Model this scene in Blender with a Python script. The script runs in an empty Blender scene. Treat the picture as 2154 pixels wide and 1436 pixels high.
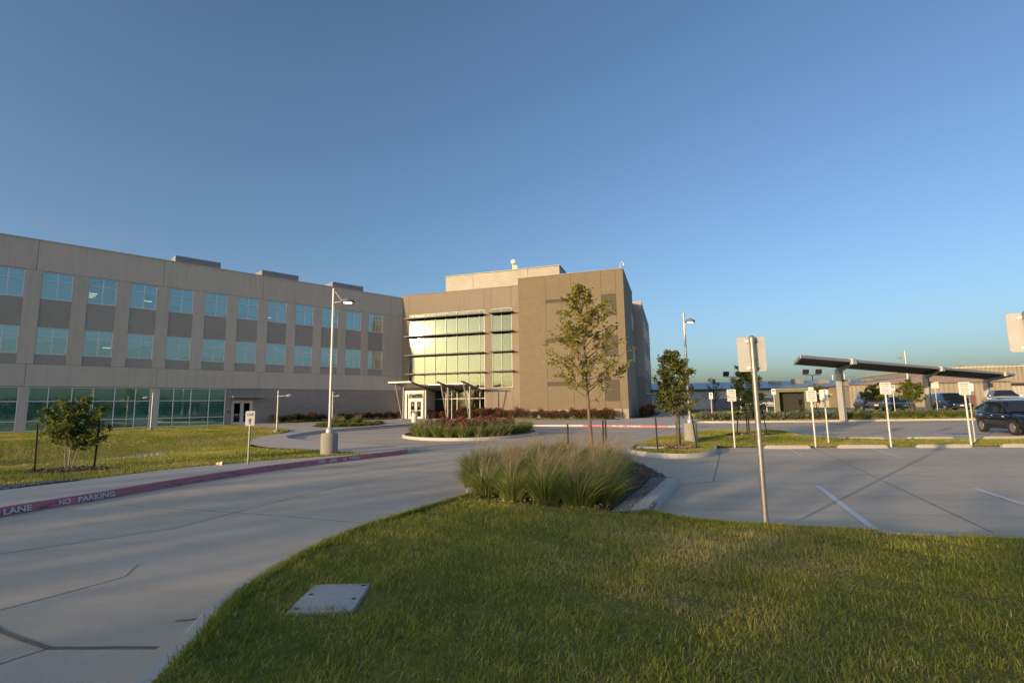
import bpy, math, random
import numpy as np
from mathutils import Vector, Matrix
from mathutils.geometry import delaunay_2d_cdt

random.seed(7)
RNG = np.random.default_rng(11)
SC = bpy.context.scene
COL = SC.collection
rad = math.radians

# ------------------------------------------------------------------ camera
PITCH, ROLL, EYE = rad(7.27), rad(0.9), 1.75
cam_data = bpy.data.cameras.new('camera')
cam_data.sensor_width = 36.0
cam_data.lens = 17.55
cam_data.clip_start = 0.05
cam_data.clip_end = 6000
cam = bpy.data.objects.new('camera', cam_data)
COL.objects.link(cam)
fwd = Vector((0, math.cos(PITCH), math.sin(PITCH)))
r0 = Vector((1, 0, 0)); u0 = r0.cross(fwd)
rr = math.cos(ROLL) * r0 - math.sin(ROLL) * u0
uu = math.sin(ROLL) * r0 + math.cos(ROLL) * u0
m3 = Matrix((rr, uu, -fwd)).transposed()
cam.matrix_world = Matrix.Translation((0, 0, EYE)) @ m3.to_4x4()
SC.camera = cam

# ------------------------------------------------------------------ sky, sun, exposure
SUN_AZ, SUN_EL = 226.5, 8.0          # degrees clockwise from +Y, degrees above the horizon
world = bpy.data.worlds.new('World'); SC.world = world; world.use_nodes = True
wn = world.node_tree
sky = wn.nodes.new('ShaderNodeTexSky'); sky.sky_type = 'NISHITA'; sky.sun_disc = False
sky.sun_elevation = rad(SUN_EL); sky.sun_rotation = rad(SUN_AZ)
sky.air_density = 0.9; sky.dust_density = 4.2; sky.ozone_density = 2.45; sky.altitude = 480
bg = wn.nodes['Background']; bg.inputs[1].default_value = 0.15
wn.links.new(sky.outputs[0], bg.inputs[0])
sun_data = bpy.data.lights.new('sun', 'SUN'); sun_data.energy = 3.2; sun_data.angle = rad(0.55)
sun_data.color = (1.0, 0.69, 0.38)
sun = bpy.data.objects.new('sun', sun_data); COL.objects.link(sun)
sdir = Vector((math.sin(rad(SUN_AZ)) * math.cos(rad(SUN_EL)), math.cos(rad(SUN_AZ)) * math.cos(rad(SUN_EL)), math.sin(rad(SUN_EL))))
sun.rotation_euler = (-sdir).to_track_quat('-Z', 'Y').to_euler()
SC.view_settings.view_transform = 'Standard'; SC.view_settings.look = 'None'
SC.view_settings.gamma = 1.0; SC.view_settings.use_curve_mapping = False
SC.view_settings.exposure = 0.73
SC.cycles.use_denoising = True
SC.cycles.max_bounces = 6
SC.cycles.transparent_max_bounces = 12
SC.cycles.caustics_reflective = False; SC.cycles.caustics_refractive = False

# ------------------------------------------------------------------ materials
def new_mat(name):
    m = bpy.data.materials.new(name); m.use_nodes = True
    return m, m.node_tree, m.node_tree.nodes['Principled BSDF']

def tex_coord(nt, scale=(1, 1, 1), rot=(0, 0, 0), kind='Object'):
    tc = nt.nodes.new('ShaderNodeTexCoord'); mp = nt.nodes.new('ShaderNodeMapping')
    mp.inputs['Scale'].default_value = scale; mp.inputs['Rotation'].default_value = rot
    nt.links.new(tc.outputs[kind], mp.inputs[0])
    return mp.outputs[0]

def noise(nt, vec, scale, detail=4, rough=.6, dist=0):
    n = nt.nodes.new('ShaderNodeTexNoise'); n.inputs['Scale'].default_value = scale
    n.inputs['Detail'].default_value = detail; n.inputs['Roughness'].default_value = rough
    n.inputs['Distortion'].default_value = dist
    nt.links.new(vec, n.inputs['Vector']); return n.outputs['Fac']

def ramp(nt, fac, stops):
    r = nt.nodes.new('ShaderNodeValToRGB'); e = r.color_ramp.elements
    e[0].position, e[0].color = stops[0][0], (*stops[0][1], 1)
    e[1].position, e[1].color = stops[-1][0], (*stops[-1][1], 1)
    for p, c in stops[1:-1]:
        k = e.new(p); k.color = (*c, 1)
    nt.links.new(fac, r.inputs[0]); return r.outputs[0]

def mixc(nt, fac, a, b, mode='MIX'):
    m = nt.nodes.new('ShaderNodeMix'); m.data_type = 'RGBA'; m.blend_type = mode
    for sock, v in ((m.inputs[0], fac), (m.inputs[6], a), (m.inputs[7], b)):
        if isinstance(v, (int, float)): sock.default_value = v
        elif isinstance(v, tuple): sock.default_value = (*v, 1)
        else: nt.links.new(v, sock)
    return m.outputs[2]

def bump(nt, h, bsdf, strength=.3, dist=.02):
    b = nt.nodes.new('ShaderNodeBump'); b.inputs['Strength'].default_value = strength
    b.inputs['Distance'].default_value = dist
    nt.links.new(h, b.inputs['Height']); nt.links.new(b.outputs[0], bsdf.inputs['Normal'])

def plain(name, c, rough=.6, metal=0.0, var=.12, scale=3.0, spec=.5, fine=None, bmp=0, coat=0, panels=0, streaks=0):
    """painted or cast surface: base colour with soft large-scale wear and optional fine grain"""
    m, nt, b = new_mat(name)
    v = tex_coord(nt)
    f = noise(nt, v, scale, 5, .65)
    lo = tuple(x * (1 - var) for x in c); hi = tuple(min(1, x * (1 + var)) for x in c)
    col = ramp(nt, f, [(.3, lo), (.7, hi)])
    if fine:
        g = noise(nt, v, fine, 3, .7)
        col = mixc(nt, .5, col, ramp(nt, g, [(.35, tuple(x * .72 for x in c)), (.65, tuple(min(1, x * 1.25) for x in c))]))
        if bmp: bump(nt, g, b, bmp, .01)
    if streaks:
        vs = tex_coord(nt, (2.2, 2.2, .12)); st = noise(nt, vs, 1.6, 5, .7, .3)
        col = mixc(nt, ramp(nt, st, [(.48, (0, 0, 0)), (.75, (streaks,) * 3)]), col, tuple(x * .55 for x in c))
    if panels:
        oi = nt.nodes.new('ShaderNodeObjectInfo')
        col = mixc(nt, 1.0, col, ramp(nt, oi.outputs['Random'], [(0, (1 - panels,) * 3), (1, (1, 1, 1))]), 'MULTIPLY')
    nt.links.new(col, b.inputs['Base Color'])
    b.inputs['Roughness'].default_value = rough; b.inputs['Metallic'].default_value = metal
    b.inputs['Specular IOR Level'].default_value = spec
    if coat:
        b.inputs['Coat Weight'].default_value = coat; b.inputs['Coat Roughness'].default_value = .05
    return m

def concrete_mat(name, c, stain=.5, streak=(1, 1, 1), rough=.85):
    m, nt, b = new_mat(name)
    v = tex_coord(nt); vs = tex_coord(nt, streak, (0, 0, rad(20)))
    big = noise(nt, vs, .35, 6, .6, .4); mid = noise(nt, v, 2.3, 6, .7); fine = noise(nt, v, 60, 3, .8); spk = noise(nt, v, 14, 4, .75)
    col = ramp(nt, big, [(.3, tuple(x * (1 - .3 * stain) for x in c)), (.52, c), (.75, tuple(x * (1 + .16 * stain) for x in c))])
    col = mixc(nt, .4, col, ramp(nt, mid, [(.3, tuple(x * .8 for x in c)), (.7, tuple(min(1, x * 1.13) for x in c))]))
    blot = noise(nt, vs, 1.0, 7, .72, 1.2)
    col = mixc(nt, ramp(nt, blot, [(.5, (0, 0, 0)), (.78, (.42 * min(1, stain),) * 3)]), col, tuple(x * .5 for x in c))
    col = mixc(nt, .35, col, ramp(nt, fine, [(.3, tuple(x * .55 for x in c)), (.7, tuple(min(1, x * 1.35) for x in c))]))
    oil = noise(nt, v, .8, 3, .5, .2)
    col = mixc(nt, ramp(nt, oil, [(.64, (0, 0, 0)), (.74, (.3 * min(1, stain),) * 3)]), col, tuple(x * .45 for x in c))
    dk = nt.nodes.new('ShaderNodeMath'); dk.operation = 'LESS_THAN'; dk.inputs[1].default_value = .33
    nt.links.new(spk, dk.inputs[0])
    col = mixc(nt, mixval(nt, dk.outputs[0], .22), col, tuple(x * .5 for x in c))
    nt.links.new(col, b.inputs['Base Color']); b.inputs['Roughness'].default_value = rough
    b.inputs['Specular IOR Level'].default_value = .3
    bump(nt, fine, b, .25, .006)
    return m

def mixval(nt, a, k):
    q = nt.nodes.new('ShaderNodeMath'); q.operation = 'MULTIPLY'; q.inputs[1].default_value = k
    nt.links.new(a, q.inputs[0]); return q.outputs[0]

def masonry_mat(name, c, ang, course=.2, length=.4, mortar=None, var=.1, bmp=.5, joint=.012):
    """coursed masonry on an upright wall whose run makes the angle ang with the X axis"""
    m, nt, b = new_mat(name)
    v = tex_coord(nt, (1, 1, 1), (0, 0, -ang))
    s = nt.nodes.new('ShaderNodeSeparateXYZ'); nt.links.new(v, s.inputs[0])
    k = nt.nodes.new('ShaderNodeCombineXYZ'); nt.links.new(s.outputs[0], k.inputs[0]); nt.links.new(s.outputs[2], k.inputs[1])
    br = nt.nodes.new('ShaderNodeTexBrick'); nt.links.new(k.outputs[0], br.inputs['Vector'])
    br.inputs['Scale'].default_value = 1.0; br.inputs['Brick Width'].default_value = length
    br.inputs['Row Height'].default_value = course; br.inputs['Mortar Size'].default_value = joint
    br.inputs['Mortar Smooth'].default_value = .3
    br.inputs['Color1'].default_value = (*[x * (1 - var) for x in c], 1); br.inputs['Color2'].default_value = (*[min(1, x * (1 + var)) for x in c], 1)
    mo = mortar or tuple(x * .62 for x in c)
    br.inputs['Mortar'].default_value = (*mo, 1)
    g = noise(nt, v, 1.1, 5, .65); f = noise(nt, v, 35, 3, .7)
    col = mixc(nt, .3, br.outputs['Color'], ramp(nt, g, [(.3, tuple(x * .8 for x in c)), (.7, tuple(min(1, x * 1.15) for x in c))]))
    col = mixc(nt, .22, col, ramp(nt, f, [(.3, tuple(x * .6 for x in c)), (.7, tuple(min(1, x * 1.3) for x in c))]))
    nt.links.new(col, b.inputs['Base Color']); b.inputs['Roughness'].default_value = .9
    b.inputs['Specular IOR Level'].default_value = .25
    inv = nt.nodes.new('ShaderNodeMath'); inv.operation = 'SUBTRACT'; inv.inputs[0].default_value = 1
    nt.links.new(br.outputs['Fac'], inv.inputs[1])
    bump(nt, inv.outputs[0], b, bmp, .02)
    return m

def leaf_mat(name, stops, trans=.35, rough=.55):
    """foliage coloured by a per-leaf value stored on the mesh"""
    m, nt, b = new_mat(name)
    a = nt.nodes.new('ShaderNodeAttribute'); a.attribute_name = 'var'
    col = ramp(nt, a.outputs['Fac'], stops)
    nt.links.new(col, b.inputs['Base Color']); b.inputs['Roughness'].default_value = rough
    b.inputs['Specular IOR Level'].default_value = .25
    t = nt.nodes.new('ShaderNodeBsdfTranslucent'); nt.links.new(col, t.inputs[0])
    mx = nt.nodes.new('ShaderNodeMixShader'); mx.inputs[0].default_value = trans
    nt.links.new(b.outputs[0], mx.inputs[1]); nt.links.new(t.outputs[0], mx.inputs[2])
    nt.links.new(mx.outputs[0], nt.nodes['Material Output'].inputs[0])
    return m

def glass_mat(name, tint, base=.08, refl=(1, 1, 1), rough=.015):
    """tinted coated glazing: part of the light passes with a tint, part is mirrored"""
    m = bpy.data.materials.new(name); m.use_nodes = True; nt = m.node_tree
    nt.nodes.remove(nt.nodes['Principled BSDF'])
    tr = nt.nodes.new('ShaderNodeBsdfTransparent'); tr.inputs[0].default_value = (*tint, 1)
    gl = nt.nodes.new('ShaderNodeBsdfGlossy'); gl.inputs['Color'].default_value = (*refl, 1); gl.inputs['Roughness'].default_value = rough
    v = tex_coord(nt); n = noise(nt, v, .8, 2, .5)
    bp = nt.nodes.new('ShaderNodeBump'); bp.inputs['Strength'].default_value = .025; bp.inputs['Distance'].default_value = .02
    nt.links.new(n, bp.inputs['Height']); nt.links.new(bp.outputs[0], gl.inputs['Normal'])
    lw = nt.nodes.new('ShaderNodeFresnel'); lw.inputs[0].default_value = 1.5
    ad = nt.nodes.new('ShaderNodeMath'); ad.operation = 'ADD'; ad.use_clamp = True; ad.inputs[1].default_value = base
    nt.links.new(lw.outputs[0], ad.inputs[0])
    mx = nt.nodes.new('ShaderNodeMixShader'); nt.links.new(ad.outputs[0], mx.inputs[0])
    nt.links.new(tr.outputs[0], mx.inputs[1]); nt.links.new(gl.outputs[0], mx.inputs[2])
    nt.links.new(mx.outputs[0], nt.nodes['Material Output'].inputs[0])
    return m

def emit_mat(name, c, s):
    m = bpy.data.materials.new(name); m.use_nodes = True; nt = m.node_tree
    nt.nodes.remove(nt.nodes['Principled BSDF'])
    e = nt.nodes.new('ShaderNodeEmission'); e.inputs[0].default_value = (*c, 1); e.inputs[1].default_value = s
    nt.links.new(e.outputs[0], nt.nodes['Material Output'].inputs[0]); return m

def ground_veg_mat(name, stops, s1=.6, s2=9):
    m, nt, b = new_mat(name)
    v = tex_coord(nt); a = noise(nt, v, s1, 5, .65, .5); f = noise(nt, v, s2, 5, .75); g = noise(nt, v, 90, 3, .8)
    ad = nt.nodes.new('ShaderNodeMath'); ad.operation = 'ADD'; nt.links.new(mixval(nt, a, .55), ad.inputs[0]); nt.links.new(mixval(nt, f, .45), ad.inputs[1])
    col = ramp(nt, ad.outputs[0], stops)
    col = mixc(nt, .35, col, ramp(nt, g, [(.3, tuple(x * .4 for x in stops[1][1])), (.7, tuple(x * 1.5 for x in stops[1][1]))]))
    nt.links.new(col, b.inputs['Base Color']); b.inputs['Roughness'].default_value = .95
    b.inputs['Specular IOR Level'].default_value = .1
    bump(nt, g, b, .8, .03)
    return m

A_FAC = rad(-17.6)                    # run of the entrance front
A_WING = math.atan2(.7046, .7096)     # run of the long wing
M = {}
M['concrete'] = concrete_mat('concrete_paving', (.55, .475, .37), 1.7, (.35, 1.4, 1))
M['walk'] = concrete_mat('concrete_walk', (.57, .505, .42), .35)
M['kerb'] = concrete_mat('concrete_kerb', (.50, .47, .42), .5)
M['stop'] = concrete_mat('wheel_stop_concrete', (.40, .38, .34), .4)
M['lampbase'] = concrete_mat('cast_base_concrete', (.3, .29, .265), .9)
M['sealant'] = plain('joint_sealant', (.2, .18, .155), .9, var=.3, scale=8)
M['sealant_brown'] = plain('old_joint_filler', (.2, .145, .1), .95, var=.3, scale=20, fine=80)
M['white_paint'] = plain('road_paint_white', (.62, .63, .63), .75, var=.14, scale=9, fine=50)
M['blue_paint'] = plain('road_paint_blue', (.2, .27, .38), .8, var=.25, scale=6, fine=40)
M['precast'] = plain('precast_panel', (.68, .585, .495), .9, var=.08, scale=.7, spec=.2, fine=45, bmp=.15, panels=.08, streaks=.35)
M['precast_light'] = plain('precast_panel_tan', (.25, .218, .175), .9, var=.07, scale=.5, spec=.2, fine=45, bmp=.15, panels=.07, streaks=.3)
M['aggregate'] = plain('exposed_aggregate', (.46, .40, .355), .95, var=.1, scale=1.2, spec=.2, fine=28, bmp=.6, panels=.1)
M['block'] = masonry_mat('grey_block', (.37, .33, .30), A_WING, .2, .4, (.24, .215, .2), .1)
M['block_tan'] = masonry_mat('tan_ribbed_block', (.195, .163, .11), A_FAC, .21, .42, (.135, .11, .072), .07)
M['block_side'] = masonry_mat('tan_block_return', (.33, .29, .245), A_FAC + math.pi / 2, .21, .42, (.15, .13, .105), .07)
M['accent'] = plain('dark_tan_panel', (.085, .07, .055), .9, var=.08, scale=1.5, fine=40)
M['base_stone'] = plain('pale_base_concrete', (.30, .255, .19), .9, var=.1, scale=1.2, fine=30)
M['metal_screen'] = None
M['alu'] = plain('aluminium_frame', (.62, .61, .58), .38, .25, .05, 4)
M['alu_wing'] = plain('pale_window_frame', (.82, .83, .82), .45, 0, .04, 4)
M['alu_front'] = plain('front_mullion_metal', (.36, .36, .34), .45, .1, .05, 4)
M['alu_white'] = plain('white_portal_metal', (.66, .65, .63), .4, 0, .04, 2)
M['shade'] = plain('bronze_sunshade', (.055, .05, .043), .5, .3, .1, 4)
M['steel'] = plain('galvanised_steel', (.30, .30, .28), .45, .6, .18, 14)
M['pole'] = plain('pale_lamp_pole', (.46, .45, .43), .45, .3, .06, 5)
M['canopy'] = plain('canopy_metal', (.38, .37, .35), .45, .35, .06, 3)
M['canopy_beam'] = plain('canopy_beam_paint', (.23, .19, .17), .5, .2, .1, 3)
M['roof'] = plain('flat_roof', (.32, .31, .29), .95, var=.15, scale=.5)
M['interior'] = plain('office_interior', (.1, .11, .11), .95, var=.25, scale=.5)
M['int_floor'] = plain('office_floor', (.09, .085, .08), .9, var=.3, scale=.6)
M['blind'] = plain('roller_blind', (.84, .86, .83), .9, var=.05, scale=1.5)
M['glass'] = glass_mat('teal_glass', (.78, .96, .94), .26, (.92, 1, 1))
M['glass_low'] = glass_mat('deep_teal_glass', (.76, .96, .92), .15, (.8, 1, .97))
M['glass_front'] = glass_mat('entrance_glass', (.34, .44, .4), .05, (.56, .64, .54), .045)
M['glass_door'] = glass_mat('door_glass', (.2, .25, .24), .06)
M['ceiling_light'] = emit_mat('ceiling_tube', (1, .74, .5), 1.3)
M['sign_white'] = plain('sign_white', (.66, .65, .62), .45, 0, .05, 4)
M['sign_back'] = plain('sign_back_sheet', (.5, .5, .48), .5, .1, .08, 3, streaks=.3)
M['sign_print'] = plain('sign_print_grey', (.2, .14, .13), .6)
M['sign_print_dark'] = plain('sign_print_dark', (.16, .11, .09), .6)
M['sign_blue'] = plain('sign_blue', (.05, .17, .42), .5)
M['sign_post'] = plain('white_post', (.6, .59, .56), .5, 0, .07, 6)
M['tpost'] = plain('dark_steel_stake', (.028, .026, .024), .7, .2, .3, 10)
M['mulch'] = ground_veg_mat('bark_mulch', [(.3, (.08, .058, .043)), (.5, (.17, .125, .092)), (.7, (.29, .225, .17))], 2, 22)
M['soil'] = ground_veg_mat('soil', [(.3, (.06, .045, .03)), (.5, (.11, .085, .06)), (.7, (.17, .135, .10))], 1, 14)
M['gravel'] = plain('pea_gravel_bed', (.15, .145, .13), .95, var=.35, scale=30, fine=70)
M['pebble'] = leaf_mat('pebble', [(0, (.07, .075, .08)), (.5, (.17, .175, .175)), (1, (.36, .35, .33))], 0.0, .8)
M['rock'] = leaf_mat('river_rock', [(0, (.4, .37, .32)), (.6, (.6, .56, .49)), (1, (.75, .71, .64))], 0.0, .85)
M['lawn'] = ground_veg_mat('lawn_soil', [(.3, (.14, .15, .045)), (.5, (.22, .215, .066)), (.7, (.33, .28, .11))])
M['field'] = ground_veg_mat('field_grass', [(.3, (.06, .075, .025)), (.5, (.1, .105, .04)), (.7, (.16, .14, .06))], .05, .8)
GR = [(0, (.14, .19, .03)), (.3, (.255, .31, .045)), (.55, (.4, .405, .065)), (.78, (.57, .48, .13)), (1, (.7, .58, .32))]
M['blade'] = leaf_mat('grass_blade', GR, .45, .8)
M['clump'] = leaf_mat('tall_grass_blade', [(0, (.1, .15, .035)), (.45, (.17, .24, .055)), (.75, (.3, .31, .09)), (1, (.5, .42, .2))], .45, .6)
M['plume'] = leaf_mat('grass_plume', [(0, (.26, .2, .11)), (1, (.46, .38, .24))], .4, .8)
M['bark'] = plain('grey_brown_bark', (.17, .125, .085), .95, var=.25, scale=14, fine=40, bmp=.6)
M['bark_pale'] = plain('pale_smooth_bark', (.33, .28, .22), .9, var=.25, scale=10)
M['leaf_a'] = leaf_mat('tree_leaf_olive', [(0, (.14, .15, .03)), (.5, (.29, .28, .055)), (1, (.46, .4, .09))], .5)
M['leaf_b'] = leaf_mat('tree_leaf_green', [(0, (.085, .115, .028)), (.5, (.185, .205, .046)), (1, (.33, .3, .08))], .45)
M['leaf_c'] = leaf_mat('tree_leaf_bright', [(0, (.075, .115, .025)), (.5, (.16, .2, .045)), (1, (.28, .28, .08))], .45)
M['leaf_rose'] = leaf_mat('rose_leaf', [(0, (.05, .055, .02)), (.5, (.1, .095, .035)), (.8, (.17, .085, .045)), (1, (.22, .07, .05))], .3)
M['blossom'] = leaf_mat('rose_blossom', [(0, (.22, .03, .035)), (.6, (.38, .06, .065)), (1, (.5, .15, .12))], .3)
M['leaf_sage'] = leaf_mat('sage_leaf', [(0, (.085, .1, .06)), (.5, (.16, .18, .115)), (1, (.24, .25, .17))], .3)
M['leaf_far'] = leaf_mat('far_leaf', [(0, (.025, .04, .012)), (.5, (.05, .07, .02)), (1, (.09, .1, .035))], .2)
M['tyre'] = plain('tyre_rubber', (.03, .028, .026), .85, var=.2)
M['rim'] = plain('alloy_rim', (.55, .54, .52), .3, .8, .05)
M['car_glass'] = plain('car_window', (.02, .025, .028), .04, 0, .1, 1, .9)
M['car_trim'] = plain('black_car_trim', (.02, .02, .02), .5)
M['headlamp'] = plain('headlamp_lens', (.6, .6, .58), .1, .3, .05)
M['amber'] = plain('amber_lens', (.6, .2, .04), .25)
M['taillamp'] = plain('red_tail_lens', (.4, .03, .025), .2)
M['chrome'] = plain('chrome_trim', (.65, .65, .65), .15, .9)

def red_kerb_mat():
    m, nt, b = new_mat('red_kerb_paint')
    v = tex_coord(nt); vs = tex_coord(nt, (1, 1, 3.5))
    n = noise(nt, vs, 3.0, 6, .75, .4); f = noise(nt, v, 40, 4, .8); w = noise(nt, v, .5, 3, .6)
    red = ramp(nt, w, [(.3, (.46, .12, .15)), (.7, (.56, .19, .21))])
    col = mixc(nt, .4, red, ramp(nt, f, [(.35, (.3, .08, .095)), (.7, (.6, .32, .33))]))
    col = mixc(nt, ramp(nt, n, [(.52, (0, 0, 0)), (.66, (.8, .8, .8))]), col, (.09, .055, .055))
    nt.links.new(col, b.inputs['Base Color']); b.inputs['Roughness'].default_value = .7
    return m
M['red_kerb'] = red_kerb_mat()

def ribbed_mat(name, c, period, rough=.45, metal=.3, axis=2, ang=0):
    m, nt, b = new_mat(name)
    v = tex_coord(nt, (1, 1, 1), (0, 0, -ang)); s = nt.nodes.new('ShaderNodeSeparateXYZ'); nt.links.new(v, s.inputs[0])
    mu = nt.nodes.new('ShaderNodeMath'); mu.operation = 'MULTIPLY'; mu.inputs[1].default_value = 2 * math.pi / period
    nt.links.new(s.outputs[axis], mu.inputs[0])
    sn = nt.nodes.new('ShaderNodeMath'); sn.operation = 'SINE'; nt.links.new(mu.outputs[0], sn.inputs[0])
    n = noise(nt, v, .6, 4, .6)
    nt.links.new(ramp(nt, n, [(.3, tuple(x * .9 for x in c)), (.7, tuple(min(1, x * 1.08) for x in c))]), b.inputs['Base Color'])
    b.inputs['Roughness'].default_value = rough; b.inputs['Metallic'].default_value = metal
    bump(nt, sn.outputs[0], b, .5, .03)
    return m
M['metal_screen'] = ribbed_mat('ribbed_metal_screen', (.33, .31, .26), .28, .5, .2)
M['unit_screen'] = ribbed_mat('roof_unit_screen', (.28, .28, .28), .3, .6, .2)
M['metal_wall'] = ribbed_mat('ribbed_metal_wall', (.30, .265, .2), .6, .6, .1, 0, rad(-12))
M['metal_wall_grey'] = ribbed_mat('grey_metal_wall', (.5, .48, .45), .6, .6, .1, 0, rad(-12))
M['metal_roof'] = ribbed_mat('standing_seam_roof', (.31, .33, .36), .5, .4, .5, 0, rad(-12))
M['solar'] = plain('solar_panel_underside', (.16, .155, .15), .6, .1, .2, 1)

# ------------------------------------------------------------------ mesh helpers
def link(o, parent=None):
    COL.objects.link(o)
    if parent is not None: o.parent = parent
    return o

class MB:
    def __init__(s): s.V = []; s.F = []; s.MI = []; s.mi = 0
    def add(s, V, F):
        k = len(s.V); s.V += [tuple(v) for v in V]; s.F += [tuple(i + k for i in f) for f in F]; s.MI += [s.mi] * len(F); return s
    def hexa(s, p):
        return s.add(p, [(3, 2, 1, 0), (4, 5, 6, 7), (0, 1, 5, 4), (1, 2, 6, 5), (2, 3, 7, 6), (3, 0, 4, 7)])
    def box(s, x0, x1, y0, y1, z0, z1):
        return s.hexa([(x0, y0, z0), (x1, y0, z0), (x1, y1, z0), (x0, y1, z0), (x0, y0, z1), (x1, y0, z1), (x1, y1, z1), (x0, y1, z1)])
    def fbox(s, fr, a0, a1, o0, o1, z0, z1):
        """box in a wall frame: a along the wall, o outwards, z up"""
        return s.hexa([fr(a0, o1, z0), fr(a1, o1, z0), fr(a1, o0, z0), fr(a0, o0, z0), fr(a0, o1, z1), fr(a1, o1, z1), fr(a1, o0, z1), fr(a0, o0, z1)])
    def bar(s, p, q, w, h=None, up=(0, 0, 1)):
        h = h or w; p = Vector(p); q = Vector(q); d = (q - p).normalized(); u = Vector(up)
        if abs(d.dot(u)) > .98: u = Vector((0, 1, 0))
        a = d.cross(u).normalized() * w / 2; b = a.cross(d).normalized() * h / 2
        return s.hexa([p - a - b, p + a - b, q + a - b, q - a - b, p - a + b, p + a + b, q + a + b, q - a + b])
    def tube(s, pts, rads, n=8, cap=True):
        pts = [Vector(p) for p in pts]; V = []; F = []
        ref = None
        for i, p in enumerate(pts):
            d = (pts[min(i + 1, len(pts) - 1)] - pts[max(i - 1, 0)]).normalized()
            if ref is None:
                ref = Vector((1, 0, 0)) if abs(d.x) < .8 else Vector((0, 1, 0))
            a = (ref - d * ref.dot(d)).normalized(); b = d.cross(a); ref = a
            r = rads[i] if isinstance(rads, (list, tuple)) else rads
            V += [p + (a * math.cos(2 * math.pi * k / n) + b * math.sin(2 * math.pi * k / n)) * r for k in range(n)]
        for i in range(len(pts) - 1):
            for k in range(n):
                F.append((i * n + k, i * n + (k + 1) % n, (i + 1) * n + (k + 1) % n, (i + 1) * n + k))
        if cap:
            F.append(tuple(range(n))[::-1]); F.append(tuple((len(pts) - 1) * n + k for k in range(n)))
        return s.add(V, F)
    def lathe(s, prof, n=16, c=(0, 0, 0), axis='z', sx=1, sy=1):
        V = []; F = []
        for r, z in prof:
            for k in range(n):
                a = 2 * math.pi * k / n; x, y = r * math.cos(a) * sx, r * math.sin(a) * sy
                V.append((c[0] + x, c[1] + y, c[2] + z) if axis == 'z' else ((c[0] + x, c[1] + z, c[2] + y) if axis == 'y' else (c[0] + z, c[1] + x, c[2] + y)))
        for i in range(len(prof) - 1):
            for k in range(n):
                F.append((i * n + k, i * n + (k + 1) % n, (i + 1) * n + (k + 1) % n, (i + 1) * n + k))
        F.append(tuple(range(n))[::-1]); F.append(tuple((len(prof) - 1) * n + k for k in range(n)))
        return s.add(V, F)
    def prism(s, poly, z0, z1):
        n = len(poly)
        V = [(x, y, z0) for x, y in poly] + [(x, y, z1) for x, y in poly]
        return s.add(V, [tuple(range(n))[::-1], tuple(range(n, 2 * n))] + [(i, (i + 1) % n, n + (i + 1) % n, n + i) for i in range(n)])
    def build(s, name, mat, parent=None, smooth=False, bevel=0):
        me = bpy.data.meshes.new(name); me.from_pydata(s.V, [], s.F)
        for m in (mat if isinstance(mat, (list, tuple)) else [mat]): me.materials.append(m)
        if any(s.MI): me.polygons.foreach_set('material_index', s.MI)
        me.validate(); 
        import bmesh
        bm = bmesh.new(); bm.from_mesh(me); bmesh.ops.recalc_face_normals(bm, faces=bm.faces); bm.to_mesh(me); bm.free()
        if smooth:
            me.polygons.foreach_set('use_smooth', [True] * len(me.polygons))
            me.set_sharp_from_angle(angle=rad(40))
        o = link(bpy.data.objects.new(name, me), parent)
        if bevel:
            b = o.modifiers.new('bevel', 'BEVEL'); b.width = bevel; b.segments = 2; b.limit_method = 'ANGLE'
        return o

def tag(o, label=None, cat=None, group=None, kind=None):
    if label: o['label'] = label
    if cat: o['category'] = cat
    if group: o['group'] = group
    if kind: o['kind'] = kind
    return o

def thing(name, label, cat, loc=(0, 0, 0), rz=0, group=None):
    o = link(bpy.data.objects.new(name, None)); o.location = loc; o.rotation_euler = (0, 0, rz); o.empty_display_size = .3
    return tag(o, label, cat, group)

def copy_tree(o, parent=None):
    c = o.copy(); COL.objects.link(c); c.parent = parent
    for ch in o.children: copy_tree(ch, c)
    return c

def fast_tris(name, V, T, mat, var=None, parent=None, smooth=False):
    me = bpy.data.meshes.new(name)
    V = np.ascontiguousarray(V, dtype=np.float32); T = np.ascontiguousarray(T, dtype=np.int32)
    me.vertices.add(len(V)); me.vertices.foreach_set('co', V.ravel())
    me.loops.add(T.size); me.loops.foreach_set('vertex_index', T.ravel())
    me.polygons.add(len(T)); me.polygons.foreach_set('loop_start', np.arange(0, T.size, 3, dtype=np.int32))
    me.polygons.foreach_set('loop_total', np.full(len(T), 3, dtype=np.int32))
    if var is not None:
        a = me.attributes.new('var', 'FLOAT', 'FACE'); a.data.foreach_set('value', np.ascontiguousarray(var, dtype=np.float32))
    me.materials.append(mat); me.update(calc_edges=True)
    if smooth: me.polygons.foreach_set('use_smooth', [True] * len(me.polygons))
    o = bpy.data.objects.new(name, me)
    return link(o, parent)

def in_poly(x, y, poly):
    r = np.zeros(len(x), bool); n = len(poly)
    for i in range(n):
        x0, y0 = poly[i]; x1, y1 = poly[(i + 1) % n]
        c = ((y0 > y) != (y1 > y))
        with np.errstate(divide='ignore', invalid='ignore'):
            r ^= c & (x < (x1 - x0) * (y - y0) / (y1 - y0 + 1e-12) + x0)
    return r

def sstep(a, b, x):
    t = np.clip((np.asarray(x, float) - a) / (b - a), 0, 1); return t * t * (3 - 2 * t)

def wob(x, y, f=1.0, seed=0):
    """smooth pseudo-noise in about -1..1"""
    s = seed * 1.7
    return (np.sin(x * f * 1.3 + s + 1.1 * np.sin(y * f * .9 + s)) + np.sin(y * f * 1.7 - s * 2 + 1.3 * np.sin(x * f * .7 + 2 * s)) + .6 * np.sin((x + y) * f * 3.1 + s)) / 2.6

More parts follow.
